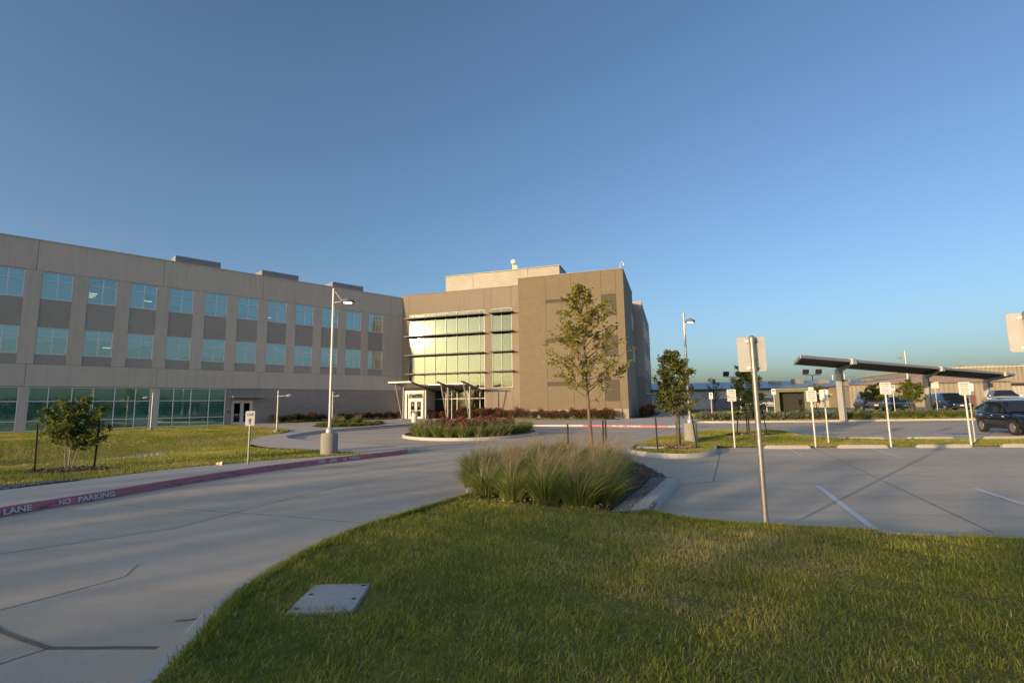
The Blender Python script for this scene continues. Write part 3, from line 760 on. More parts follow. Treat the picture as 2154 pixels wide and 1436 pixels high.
# ground floor: block wall, glazing, service door
bpart('block_wall', M['block'], LW, [(-17.86, -.0, -.3, -.03, .1, 3.87), (-20.4, -19.82, -.3, -.03, .1, 3.87), (-19.82, -17.86, -.3, -.03, 2.68, 3.87)])
for a, b in ((-26.6, -26.02), (-35.28, -34.78), (-43.9, -43.4), (-52.6, -52.1)):
    bpart('ground_floor_pier', M['precast'], LW, [(a, b, -.3, -.03, .1, 3.87)])
for l, r, vs in ((-26.02, -20.4, (-24.84, -23.42, -21.87)), (-34.78, -26.6, (-33.56, -32.1, -30.68, -29.24, -27.75)), (-43.4, -35.28, (-42, -40.6, -39.2, -37.8, -36.5)), (-52.1, -43.9, (-50.7, -49.3, -47.9, -46.5, -45.2)), (-62.5, -52.6, (-60.8, -59.1, -57.5, -55.9, -54.2))):
    sf = window(LW, l + .01, r - .01, .26, 3.84, vs, (1.06, 2.66), M['glass_low'], -.14, .075, .13, 'storefront', M['alu_wing'])
    ed = [l] + list(vs) + [r]
    for a, b in zip(ed[:-1], ed[1:]):
        mb = MB(); z = random.choice((.3, .3, .3, .3, .6)); mb.fbox(LW, a + .06, b - .06, -.33, -.325, z, 3.8); mb.build('blind', M['blind'], sf)
bpart('sill', M['walk'], LW, [(WING_END, -20.4, -.3, .06, .1, .25)])
# service door with two leaves and a hung awning
def door_pair(fr, l, r, z0, z1, o, head=.0, fm='alu_white', name='door'):
    mb = MB(); w = .09
    mb.fbox(fr, l, l + w, o - .08, o + .05, z0, z1); mb.fbox(fr, r - w, r, o - .08, o + .05, z0, z1); mb.fbox(fr, l + w, r - w, o - .08, o + .05, z1 - w, z1)
    mb.build('door_frame', M[fm], BLD)
    m = (l + r) / 2
    for a, b, hs in ((l + w, m - .006, -1), (m + .006, r - w, 1)):
        mb = MB(); st = .15
        mb.fbox(fr, a, a + st, o - .05, o, z0 + .01, z1 - w); mb.fbox(fr, b - st, b, o - .05, o, z0 + .01, z1 - w)
        mb.fbox(fr, a + st, b - st, o - .05, o, z0 + .01, z0 + .26); mb.fbox(fr, a + st, b - st, o - .05, o, z1 - w - .18, z1 - w)
        mb.fbox(fr, a + st, b - st, o - .047, o - .003, z0 + .98, z0 + 1.04)
        dr = mb.build(name, M[fm], BLD)
        q = MB(); q.fbox(fr, a + st - .01, b - st + .01, o - .03, o - .02, z0 + .25, z1 - w - .17); q.build('pane', M['glass_door'], dr)
        h = MB(); x = (b - .07) if hs < 0 else (a + .07)
        h.bar(fr(x, o + .06, z0 + .85), fr(x, o + .06, z0 + 1.25), .025); h.bar(fr(x, o, z0 + .9), fr(x, o + .06, z0 + .9), .02); h.bar(fr(x, o, z0 + 1.2), fr(x, o + .06, z0 + 1.2), .02)
        h.build('handle', M['steel'], dr)
door_pair(LW, -19.82, -17.86, .24, 2.67, -.1)
aw = bpart('awning', M['canopy'], LW, [(-20.05, -17.12, .02, 1.25, 2.96, 3.09)])
mb = MB()
for s in (-19.7, -17.5): mb.bar(LW(s, 1.1, 3.09), LW(s, .0, 3.8), .03)
mb.build('hanger_rod', M['canopy'], aw)
mb = MB(); mb.fbox(LW, -20.15, -20.05, -.03, .05, 1.45, 1.62); mb.build('card_reader', M['car_trim'], BLD)

# ---- entrance front
front_wall = bpart('front_wall', M['interior'], FC, [(.4, 16.5, -6.6, -6.4, .2, 15.5)])
bpart('roof', M['roof'], FC, [(-3, 28.5, -24, -.32, 15.55, 15.75)])
for a, b in ((.0, .97), (.97, 11.53), (11.53, 12.48), (12.48, 15.08), (15.08, 17.1)):
    bpart('precast_panel', M['precast_light'], FC, [(a + (J if a else 0), b - J, -.3, 0, 13.68, 16.3)], front_wall)
bpart('parapet_cap', M['precast_light'], FC, [(-.05, 17.1, -.36, .05, 16.3, 16.36)], front_wall)
for a, b in ((.0, 1.0), (11.55, 12.5), (15.1, 17.1)):
    bpart('precast_panel', M['precast_light'], FC, [(a, b, -.3, 0, .1 if a else .1, 13.66)], front_wall)
bpart('precast_panel', M['precast_light'], FC, [(12.5 + J, 15.1 - J, -.3, 0, .1, 3.84)], front_wall)
bpart('side_return', M['precast_light'], FC, [(-.3, 0, -.6, 0, 14, 16.28)], front_wall)
VS = (1.68, 3.24, 4.76, 6.28, 7.8, 9.32, 10.85)
cw = window(FC, 1.0, 11.55, 3.9, 13.66, VS, (5.86, 8.25, 10.72, 13.05), M['glass_front'], -.1, .065, .16, 'curtain_wall', M['alu_front'])
cg = window(FC, 4.7, 11.55, .95, 3.88, VS[3:], (2.66,), M['glass_front'], -.1, .085, .16, 'curtain_wall', M['alu_front'])
bpart('precast_panel', M['precast_light'], FC, [(4.7, 11.55, -.3, -.02, .1, .93)], front_wall)
nw = window(FC, 12.5, 15.1, 3.88, 13.66, (13.76,), (5.86, 8.25, 10.72, 13.05), M['glass_front'], -.1, .065, .16, 'curtain_wall', M['alu_front'])
for zf in (.3, 4.55, 9.4): bpart('floor_slab', M['int_floor'], FC, [(.4, 16.5, -6.4, -.35, zf - .3, zf)])
for cwin, cells in ((cw, list(zip((1.0,) + VS, VS + (11.55,)))), (nw, ((12.5, 13.76), (13.76, 15.1)))):
    for a, b in cells:
        mb = MB(); mb.fbox(FC, a + .05, b - .05, -.3, -.295, 4.7, 13.5); mb.build('blind', M['blind'], cwin)
for a0, a1, zs in ((.78, 11.62, (13.0, 10.66, 8.2, 5.8)), (12.42, 15.42, (13.0, 10.66, 8.2, 5.8))):
    for z in zs:
        mb = MB()
        mb.fbox(FC, a0, a1, .88, .95, z - .02, z + .12); mb.fbox(FC, a0, a1, .02, .08, z - .02, z + .1)
        n = int((a1 - a0) / 1.55) + 1
        for k in range(n + 1):
            a = a0 + .03 + (a1 - a0 - .06) * k / n; mb.fbox(FC, a - .03, a + .03, .08, .88, z - .02, z + .09)
        sh = mb.build('sunshade', M['shade'], BLD)
        mb = MB()
        for k in range(6):
            o = .14 + k * .125; mb.hexa([FC(a0 + .06, o + .1, z + .005), FC(a1 - .06, o + .1, z + .005), FC(a1 - .06, o, z + .055), FC(a0 + .06, o, z + .055), FC(a0 + .06, o + .1, z + .018), FC(a1 - .06, o + .1, z + .018), FC(a1 - .06, o, z + .068), FC(a0 + .06, o, z + .068)])
        mb.build('louvre_blades', M['shade'], sh)
# plant screen on the roof
ps = bpart('roof_screen', M['metal_screen'], FC, [(4.35, 20.35, -12, -4.1, 15.8, 19.5)])
for a in (8.4, 16.1): bpart('screen_joint', M['shade'], FC, [(a - .02, a + .02, -4.12, -4.08, 15.9, 19.48)], ps)
bpart('screen_cap', M['metal_screen'], FC, [(4.25, 20.45, -12.1, -4.0, 19.5, 19.58)], ps)
for a, b in ((-25.4, -21.45), (-17.45, -13.5), (-9.45, -5.45)):
    bpart('roof_unit', M['unit_screen'], LW, [(a, b, -3.4, -.42, 15.52, 16.78)])
# antennas and camera mast
an = thing('rooftop_antenna', 'pale drum antennas on a mast above the ribbed roof screen', 'antenna', tuple(FC(13.9, -4.6, 19.55) + Vector((IX, IY, 0))))
mb = MB(); mb.tube([(0, 0, 0), (0, 0, 1.5)], .05, 8); mb.bar((-.3, 0, .3), (.3, 0, .3), .06); mb.build('mast', M['steel'], an)
for z, r, x in ((1.2, .34, .08), (.42, .38, .33)):
    mb = MB(); mb.lathe([(0, -.2), (r * .9, -.18), (r, -.1), (r, .16), (r * .95, .2), (0, .22)], 18, (x, -.12, z), 'y'); mb.build('drum', M['sign_white'], an, True)
cm = thing('security_camera', 'small white gooseneck camera at the corner of the tan roof', 'camera', tuple(FC(28.6, 2.7, 16.35) + Vector((IX, IY, 0))))
mb = MB(); mb.tube([(0, 0, 0), (0, 0, .62), (.05, 0, .78), (.2, 0, .86), (.36, 0, .8), (.42, 0, .66)], .035, 8); mb.build('gooseneck', M['sign_white'], cm, True)
mb = MB(); mb.lathe([(.0, -.16), (.09, -.13), (.12, -.05), (.1, .06), (0, .08)], 12, (.42, 0, .6)); mb.build('dome', M['sign_white'], cm, True)

# ---- tan block wing
TZ = 16.4
tan_wall = bpart('tan_block_wall', M['block_tan'], FC, [(16.9, 20.15, 2.6, 3.0, 1.2, TZ)])
bpart('block_panel', M['block_tan'], FC, [(28.06, 28.9, 2.6, 3.0, 1.2, TZ)], tan_wall)
for a, b, bands in ((20.17, 23.1, ((1.2, 3.76), (4.26, 8.63), (9.1, 13.17), (13.58, TZ))), (23.12, 26.46, ((1.2, TZ),)), (26.48, 28.04, ((1.2, 2.02), (4.3, 6.83), (9.14, 11.36), (13.7, TZ)))):
    for z0, z1 in bands: bpart('block_panel', M['block_tan'], FC, [(a, b, 2.6, 2.99, z0, z1)], tan_wall)
for a, b, z0, z1 in ((20.17, 23.1, 3.76, 4.26), (20.17, 23.1, 8.63, 9.1), (20.17, 23.1, 13.17, 13.58), (26.48, 28.04, 2.02, 4.3), (26.48, 28.04, 6.83, 9.14), (26.48, 28.04, 11.36, 13.7)):
    bpart('accent_panel', M['accent'], FC, [(a + .005, b - .005, 2.6, 2.95, z0 + .005, z1 - .005)], tan_wall)
bpart('wall_backing', M['accent'], FC, [(17, 28.8, 2.5, 2.6, 1.2, TZ - .1)], tan_wall)
bpart('stone_base', M['base_stone'], FC, [(17.25, 28.2, 2.5, 3.12, -.1, 1.2)])
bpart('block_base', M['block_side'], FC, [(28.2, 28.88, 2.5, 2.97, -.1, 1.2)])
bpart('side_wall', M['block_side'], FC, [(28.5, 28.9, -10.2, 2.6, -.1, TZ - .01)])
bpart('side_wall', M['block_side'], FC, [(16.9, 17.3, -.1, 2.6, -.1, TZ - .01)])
bpart('roof', M['roof'], FC, [(17.3, 28.5, -10, 2.5, 15.4, 15.6)])
bpart('parapet_cap', M['canopy_beam'], FC, [(16.86, 28.94, 2.55, 3.04, TZ, TZ + .07), (28.45, 28.94, -10.2, 2.55, TZ, TZ + .068)])
for z0, z1 in ((11.2, 13.2), (7.0, 9.0)):
    o = -7.6
    def SD(a, oo, z): return FC(28.9 + oo, -a, z)
    window(SD, 7.0, 9.4, z0, z1, (8.2,), (), M['glass'], .02, .06, .1)
def SD2(a, oo, z): return FC(29.92 + oo, -a, z)
bpart('rear_wing_wall', M['aggregate'], FC, [(28.0, 29.9, -36.5, -13.35, 5.4, 15.9)])  # same precast as the long wing; darker aggregate colour stands in for its shade
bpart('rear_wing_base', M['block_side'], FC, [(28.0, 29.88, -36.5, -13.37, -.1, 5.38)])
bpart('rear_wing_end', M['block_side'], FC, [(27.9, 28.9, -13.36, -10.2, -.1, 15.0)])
for i in range(5):
    for z0, z1 in ((11.1, 13.4), (6.5, 8.75)):
        window(SD2, 17.2 + i * 3.9, 19.4 + i * 3.9, z0, z1, (18.3 + i * 3.9,), (z1 - .78,), M['glass'], .03, .06, .1)
bpart('side_door', M['canopy_beam'], lambda a, o, z: FC(28.9 + o, -a, z), [(6.2, 7.2, 0, .05, .1, 2.3)])
sa = bpart('awning', M['canopy'], lambda a, o, z: FC(29.9 + o, -a, z), [(14.5, 18.5, .02, 1.3, 2.9, 3.1)])

# ---- entrance portal and canopy
def FP(t, o, z): return FC(t + .26, o, z)
pt = bpart('portal', M['alu_white'], FP, [(1.55, 1.83, .02, 2.3, .25, 3.72), (4.17, 4.45, .02, 2.3, .25, 3.72), (1.83, 4.17, .02, 2.3, 3.32, 3.715)])
bpart('portal_side_glass', M['glass_door'], FP, [(1.83, 2.0, 2.1, 2.13, .3, 3.3), (4.0, 4.17, 2.1, 2.13, .3, 3.3), (2.0, 4.0, 2.1, 2.13, 2.72, 3.3)])
bpart('portal_rail', M['alu_white'], FP, [(1.98, 2.04, 2.05, 2.2, .28, 3.31), (3.96, 4.02, 2.05, 2.2, .28, 3.31), (2.04, 3.96, 2.05, 2.2, 2.66, 2.78)])
door_pair(FP, 2.05, 3.95, .28, 2.65, 2.16)
bpart('portal_back', M['interior'], FC, [(1.0, 4.68, -.2, -.02, .2, 3.88)])
# sloping roof sheets on three beams, each beam on a post and a raking strut
BEAMS = ((4.95, None), (8.15, 3.5), (11.15, 4.0))
def slope_z(o): return 3.52 + .125 * o
for t, oc in BEAMS:
    mb = MB(); o0, o1 = .1, 6.5
    mb.hexa([FC(t - .09, o1, slope_z(o1) + .12), FC(t + .09, o1, slope_z(o1) + .12), FC(t + .09, o0, slope_z(o0) - .12), FC(t - .09, o0, slope_z(o0) - .12), FC(t - .09, o1, slope_z(o1) + .26), FC(t + .09, o1, slope_z(o1) + .26), FC(t + .09, o0, slope_z(o0) + .16), FC(t - .09, o0, slope_z(o0) + .16)])
    bm_ = mb.build('canopy_beam', M['canopy_beam'], BLD)
    if oc is None: t, oc = 3.1, 5.0
    cx = FC(t, oc, 0); zc = float(z_plaza(cx.x + IX, cx.y + IY)) - .02
    mb = MB(); mb.tube([FC(t, oc - .12, zc), FC(t, oc - .12, slope_z(oc) - .02)], .075, 10); mb.build('canopy_post', M['canopy'], BLD, True)
    mb = MB(); mb.tube([FC(t, oc + .12, zc), FC(t, oc + 1.75, slope_z(oc + 1.75) + .08)], [.06, .085], 10); mb.build('canopy_strut', M['canopy'], BLD, True)
    mb = MB(); mb.fbox(FC, t - .22, t + .22, oc - .35, oc + .35, zc - .1, zc + .1); mb.build('column_footing', M['lampbase'], BLD, bevel=.02)
def sheet_roof(t0, t1, o0, o1, dz):
    mb = MB(); mb.hexa([FC(t0, o1, slope_z(o1) + dz), FC(t1, o1, slope_z(o1) + dz), FC(t1, o0, slope_z(o0) + dz), FC(t0, o0, slope_z(o0) + dz), FC(t0, o1, slope_z(o1) + dz + .14), FC(t1, o1, slope_z(o1) + dz + .14), FC(t1, o0, slope_z(o0) + dz + .1), FC(t0, o0, slope_z(o0) + dz + .1)])
    mb.build('canopy_roof', M['canopy'], BLD)
sheet_roof(5.06, 8.04, .15, 4.3, .16); sheet_roof(8.26, 11.04, .15, 4.3, .16)
sheet_roof(1.95, 4.84, .6, 6.4, .2)

# ================================================================== street furniture
def lamp_post(label, loc, h, arm_z, base_r=.29, base_h=.76, pole_r=.065, head_r=.26, lit=True, rz=0, small=False, arm=.34, group=None):
    t = thing('lamp_post', label, 'lamp post', loc, rz, group)
    if not small:
        mb = MB(); n = 12
        mb.lathe([(base_r, -.3), (base_r, base_h - .06), (base_r - .05, base_h), (0, base_h + .002)], 20); mb.build('concrete_base', M['lampbase'], t, True)
        mb = MB(); mb.lathe([(.13, 0), (.13, .1), (.1, .16), (pole_r + .01, .2), (0, .21)], 14, (0, 0, base_h)); mb.build('collar', M['pole'], t, True)
        z0 = base_h + .1
    else:
        mb = MB(); mb.lathe([(.2, -.2), (.2, .1), (.16, .15), (0, .152)], 16); mb.build('concrete_base', M['lampbase'], t, True)
        z0 = .1
    mb = MB(); mb.tube([(0, 0, z0), (0, 0, h * .5), (0, 0, h)], [pole_r, pole_r * .92, pole_r * .82], 14); mb.build('pole', M['pole'], t, True)
    a = arm
    mb = MB(); mb.tube([(0, 0, arm_z - .02), (a * .5, 0, arm_z - .01), (a + .02, 0, arm_z)], [.03, .026, .024], 8); mb.build('arm', M['pole'], t, True)
    if not small:
        mb = MB(); mb.tube([(0, 0, min(h - .06, arm_z + .5)), (a * .9, 0, arm_z + .07)], .006, 6); mb.build('stay_cable', M['steel'], t)
    hc = a + head_r * .9
    mb = MB(); mb.lathe([(head_r * .55, -.055), (head_r * .9, -.05), (head_r, -.015), (head_r * .93, .03), (head_r * .55, .075), (head_r * .2, .1), (head_r * .12, .14), (0, .145)], 22, (hc, 0, arm_z)); hd = mb.build('lamp_head', M['pole' if small else 'steel'], t, True)
    mb = MB(); mb.lathe([(0, -.075), (head_r * .4, -.07), (head_r * .56, -.056), (0, -.052)], 18, (hc, 0, arm_z)); mb.build('lens', M['lamp_lit' if lit else 'headlamp'], hd, True)
    return t
M['lamp_lit'] = emit_mat('lit_lamp_lens', (1, .78, .4), 9)
lamp_post('tall pale lamp post on a round concrete base at the grass tip', (-6.48, 17.85, .13), 5.95, 5.44, pole_r=.058, rz=rad(-12))
lamp_post('tall lamp post on a concrete base on the island behind the young oak', (7.65, 21.9, .13), 5.55, 5.18, .28, .75, .06, .22, rz=rad(-30), arm=.06)
lamp_post('short lamp post on the grass in front of the grey block wall', (-15.9, 34.0, .2), 2.78, 2.42, pole_r=.055, head_r=.24, lit=False, small=True, rz=rad(0), arm=.55)
lamp_post('short lamp post standing partly behind the tall lamp post', (-16.35, 45.6, .26), 2.95, 2.56, pole_r=.055, head_r=.26, lit=False, small=True, rz=rad(-10), arm=.3)
lamp_post('short lamp post in front of the wing ground floor glazing', (-29.56, 41.2, .2), 3.05, 2.62, pole_r=.06, head_r=.28, lit=False, small=True, rz=rad(190), arm=.22)
lamp_post('short lamp post beside the entrance canopy shrubs', (-6.5, 53.4, .26), 3.0, 2.62, pole_r=.05, head_r=.3, lit=False, small=True, rz=rad(185), arm=.12)

def facing(x, y, toward=(0, 0), extra=0): return math.atan2(toward[0] - x, -(toward[1] - y)) + extra   # local -Y turned towards a point
# parking signs: local -Y is the printed face
def sign(name, label, loc, h, w, ph, post='sign_post', rz=0.0, cat='sign', group=None, lines=0, access=False, tilt=0.0, panel='sign_white', extra=None, ink='sign_print'):
    t = thing(name, label, cat, loc, rz, group); t.rotation_euler = (tilt, 0, rz)
    mb = MB(); mb.tube([(0, .025, -.3), (0, .025, h)], .03, 10); mb.build('post', M[post], t, True)
    mb = MB(); mb.lathe([(.032, 0), (.032, .02), (.0, .035)], 10, (0, .025, h)); mb.build('post_cap', M[post], t, True)
    z1 = h + .03; z0 = z1 - ph; r = .03
    def plate(x0, x1, za, zb, y, th, mat, nm, par):
        q = MB(); P = []
        for cx, cz, a0 in ((x1 - r, zb - r, 0), (x0 + r, zb - r, 90), (x0 + r, za + r, 180), (x1 - r, za + r, 270)):
            for k in range(4): a = rad(a0 + k * 30); P.append((cx + r * math.cos(a), cz + r * math.sin(a)))
        n = len(P); q.add([(x, y, z) for x, z in P] + [(x, y + th, z) for x, z in P], [tuple(range(n))[::-1], tuple(range(n, 2 * n))] + [(i, (i + 1) % n, n + (i + 1) % n, n + i) for i in range(n)])
        return q.build(nm, M[mat], par)
    pl = plate(-w / 2, w / 2, z0, z1, -.012, .004, panel, 'sign_panel', t)
    if extra: plate(-extra[0] / 2, extra[0] / 2, z1 + .01, z1 + .01 + extra[1], -.012, .004, panel, 'sign_panel', t)
    y = -.0145
    if lines:
        q = MB()
        for k in range(lines):
            zc = z1 - ph * (.14 + .74 * k / max(1, lines - 1)); hh = ph * (.045 if k % 3 else .065); L = w * random.uniform(.55, .78); x = -L / 2
            while x < L / 2:
                wd = min(random.uniform(.12, .3) * w, L / 2 - x); q.box(x, x + wd, y - .001, y + .001, zc - hh / 2, zc + hh / 2); x += wd + .035 * w
        q.build('printed_lines', M[ink], pl)['kind'] = 'stuff'
    if access:
        s = w * .62; zc = z1 - ph * .34
        q = MB(); q.box(-s / 2, s / 2, y - .001, y + .001, zc - s / 2, zc + s / 2); b = q.build('blue_square', M['sign_blue'], pl)
        q = MB(); yy = y - .003
        A = np.linspace(rad(150), rad(380), 10); k = s
        q.add([(k * (.02 + .26 * math.cos(a)), yy, zc + k * (-.14 + .26 * math.sin(a))) for a in A] + [(k * (.02 + .17 * math.cos(a)), yy, zc + k * (-.14 + .17 * math.sin(a))) for a in A], [(i, i + 1, i + 11, i + 10) for i in range(9)])
        q.box(-.1 * k, .0 * k, yy, yy + .001, zc - .1 * k, zc + .26 * k); q.box(-.1 * k, .22 * k, yy, yy + .001, zc - .1 * k, zc - .02 * k)
        q.lathe([(0, 0), (.08 * k, 0), (0, .001)], 10, (-.06 * k, yy, zc + .36 * k), 'y')
        q.build('access_symbol', M['sign_white'], pl)
        q = MB()
        for j in range(2): q.box(-w * .3, w * .3, y - .001, y + .001, z0 + ph * (.1 + .12 * j), z0 + ph * (.15 + .12 * j))
        q.build('printed_lines', M[ink], pl)['kind'] = 'stuff'
    return t
face = rad(-12)
G1 = 'reserved bay signs on white posts along the grass strip'
sign('parking_sign', 'white bay sign on a white post nearest the island trees', (8.5, 19.55, .1), 2.1, .33, .46, rz=face, group=G1, lines=5)
sign('parking_sign', 'white bay sign with a small plate on top, left of the carport column', (11.4, 19.2, .05), 2.05, .36, .42, rz=face, group=G1, lines=5, extra=(.19, .12))
sign('parking_sign', 'back of a white bay sign next to the double plate sign', (12.75, 20.6, .05), 2.1, .33, .42, rz=face + rad(176), group=G1)
sign('parking_sign', 'white bay sign standing between the two carport columns', (13.95, 18.8, .05), 2.3, .37, .44, rz=face, group=G1, lines=5)
sign('parking_sign', 'front white bay sign of the pair beside the black car', (16.55, 18.4, .05), 2.25, .36, .46, rz=face - rad(4), group=G1, lines=6)
sign('parking_sign', 'rear white bay sign of the pair beside the black car', (18.05, 19.9, .05), 2.25, .36, .46, rz=face + rad(170), group=G1)
G2 = 'blue accessible bay signs beyond the far bays'
sign('accessible_parking_sign', 'accessible bay sign in the sage hedge left of the slim bare tree', (17.3, 43.9, .15), 2.4, .31, .56, rz=rad(-20), group=G2, access=True)
sign('accessible_parking_sign', 'accessible bay sign in the sage hedge beside the green cabinet', (23.0, 44.3, .2), 2.6, .33, .52, rz=rad(-22), group=G2, access=True)
sign('accessible_parking_sign', 'accessible bay sign in the tall grass under the carport', (33.0, 43.6, .2), 2.75, .34, .5, rz=rad(-26), group=G2, access=True)
sign('accessible_parking_sign', 'accessible bay sign on the carport column', (40.3, 47.9, .4), 2.9, .55, .62, rz=rad(-30), group=G2, lines=4)
sign('cafe_direction_sign', 'white cafe sign with an up arrow on a steel post on the lawn', (-7.82, 15.0, .13), 1.54, .25, .43, post='steel', rz=rad(16))
cs = COL.objects['cafe_direction_sign']; pl = [c for c in cs.children if c.name.startswith('sign_panel')][0]
R = Matrix.Rotation(rad(90), 4, 'X')
text_obj('lettering', 'CAFE', .105, M['sign_print_dark'], Matrix.Translation((0, -.015, 1.57 - .11)) @ R, pl, .78, .003)
mb = MB(); y = -.0155
mb.add([(-.052, y, 1.57 - .29), (.052, y, 1.57 - .29), (0, y, 1.57 - .2)], [(0, 1, 2)]); mb.add([(-.02, y, 1.57 - .385), (.02, y, 1.57 - .385), (.02, y, 1.57 - .29), (-.02, y, 1.57 - .29)], [(0, 1, 2, 3)])
mb.build('arrow', M['sign_print_dark'], pl)

# near signs seen from behind: round galvanised posts with caps and clamps
def back_sign(label, loc, h, w, ph, rz, drop=.02, tilt=(0, 0)):
    t = thing('parking_sign', label, 'sign', loc, rz, 'blank backs of the near bay signs'); t.rotation_euler = (tilt[0], tilt[1], rz)
    mb = MB(); mb.tube([(0, 0, -.35), (0, 0, h - .04)], .035, 18); mb.build('post', M['steel'], t, True)
    mb = MB(); mb.lathe([(.043, -.05), (.043, 0), (.036, .02), (.02, .034), (0, .04)], 18, (0, 0, h - .04)); mb.build('post_cap', M['steel'], t, True)
    z1 = h - drop; z0 = z1 - ph; mb = MB(); r = .025; P = []
    for cx, cz, a0 in ((w / 2 - r, z1 - r, 0), (-w / 2 + r, z1 - r, 90), (-w / 2 + r, z0 + r, 180), (w / 2 - r, z0 + r, 270)):
        for k in range(4): a = rad(a0 + k * 30); P.append((cx + r * math.cos(a), cz + r * math.sin(a)))
    n = len(P); mb.add([(x, .046, z) for x, z in P] + [(x, .049, z) for x, z in P], [tuple(range(n))[::-1], tuple(range(n, 2 * n))] + [(i, (i + 1) % n, n + (i + 1) % n, n + i) for i in range(n)])
    mb.build('sign_panel', M['sign_back'], t)
    for z in (z1 - .06, z0 + .05):
        mb = MB(); mb.lathe([(.039, -.012), (.044, -.012), (.044, .012), (.039, .012)], 16, (0, 0, z)); mb.bar((.03, .02, z), (.075, .04, z), .012, .03); mb.bar((-.03, .02, z), (-.075, .04, z), .012, .03)
        mb.tube([(.055, -.004, z), (.055, .05, z)], .006, 6); mb.build('clamp', M['steel'], t)
    return t
back_sign('blank back of a sign on a round steel post at the lawn edge', (3.28, 6.78, .1), 2.55, .365, .475, rad(-8))
back_sign('blank back of a sign cut off by the right edge of the picture', (6.3, 6.03, .08), 2.72, .37, .48, rad(-18))

# wheel stops
def wheel_stop(label, a, b, group, z=0.0):
    dx, dy = b[0] - a[0], b[1] - a[1]; L = math.hypot(dx, dy)
    prof = [(-.09, 0), (-.08, .09), (-.05, .125), (.05, .125), (.08, .09), (.09, 0)]
    mb = MB(); V = []; st = [(-L / 2, .75, .55), (-L / 2 + .05, .95, .9), (-L / 2 + .1, 1, 1), (L / 2 - .1, 1, 1), (L / 2 - .05, .95, .9), (L / 2, .75, .55)]
    for x, sy, sz in st: V += [(x, yy * sy, zz * sz) for yy, zz in prof]
    k = len(prof); F = [(i * k + q, i * k + q + 1, (i + 1) * k + q + 1, (i + 1) * k + q) for i in range(len(st) - 1) for q in range(k - 1)] + [tuple(range(k)), tuple((len(st) - 1) * k + q for q in range(k))]
    mb.add(V, F); o = mb.build('wheel_stop', M['stop'], None, True); o.location = ((a[0] + b[0]) / 2, (a[1] + b[1]) / 2, z); o.rotation_euler = (0, 0, math.atan2(dy, dx))
    tag(o, label, 'wheel stop', group)
    p = MB()
    for x in (-L / 4, L / 4): p.lathe([(.012, 0), (.012, .003), (0, .003)], 8, (x, 0, .1245))
    p.build('anchor_pin', M['tpost'], o)
G3 = 'wheel stops of the near bays'; G4 = 'wheel stops on the far side of the grass strip'; G5 = 'wheel stops at the far kerb'
for lb, a, b in (('concrete wheel stop just right of the near steel sign post', (9.35, 19.0), (10.92, 18.74)), ('concrete wheel stop second from the near steel sign post', (11.9, 18.72), (13.55, 18.46)), ('concrete wheel stop third from the near steel sign post', (14.56, 18.42), (16.3, 18.15)), ('near row concrete wheel stop cut by the right picture edge', (17.33, 18.1), (19.05, 17.85))): wheel_stop(lb, a, b, G3)
for lb, a, b in (('wheel stop behind the grass strip, farthest left', (14.4, 22.5), (16.2, 22.2)), ('wheel stop behind the grass strip, middle one', (17.1, 22.1), (18.85, 21.8)), ('wheel stop behind the grass strip in front of the black car', (20.0, 21.65), (22.0, 21.35))): wheel_stop(lb, a, b, G4)
for lb, a, b in (('far kerb wheel stop below the slim bare tree', (17.6, 41.6), (20.2, 41.3)), ('far kerb wheel stop left of the first carport column', (22.8, 41.1), (25.4, 40.8))): wheel_stop(lb, a, b, G5)

# stakes beside the young trees
def stake(label, loc, h, lean=(0, 0), group='dark steel tree stakes'):
    mb = MB(); w = .05
    mb.box(-w / 2, w / 2, -.004, .004, -.2, h); mb.box(-.004, .004, -w / 2, 0, -.2, h)
    for k in range(int(h / .09)): mb.box(-.012, .012, .004, .011, .1 + k * .09 - .015, .1 + k * .09)
    o = mb.build('tree_stake', M['tpost']); o.location = loc; o.rotation_euler = (lean[0], lean[1], random.uniform(-.4, .4)); return tag(o, label, 'stake', group)
stake('dark stake leaning left of the multi stemmed tree on the lawn', (-12.78, 13.62, .1), 1.38, (rad(-2), rad(-5)))
stake('dark stake right of the multi stemmed tree on the lawn', (-11.93, 14.5, .1), 1.4, (0, rad(1.5)))
stake('dark stake standing alone left of the tallest tree', (1.75, 16.3, .1), 1.02, (0, rad(0)))
stake('left one of two dark stakes right of the tallest tree', (2.86, 16.15, .1), 1.13)
stake('right one of two dark stakes right of the tallest tree', (2.78, 15.25, .1), 1.16)
stake('dark stake left of the young oak on the island', (4.95, 17.5, .12), 1.12, (0, rad(-1)))
stake('dark leaning stake right of the young oak in front of the lamp base', (6.42, 17.8, .12), 1.15, (0, rad(-7)))
stake('dark stake behind the young oak trunk', (6.2, 18.9, .12), 1.15)
stake('left stake of the tree behind the near sign post', (11.2, 25.4, .12), 1.35, (0, rad(6)))
stake('middle stake of the tree behind the near sign post', (11.3, 24.5, .12), 1.3)
stake('right leaning stake of the tree behind the near sign post', (12.55, 25.1, .12), 1.3, (0, rad(-9)))

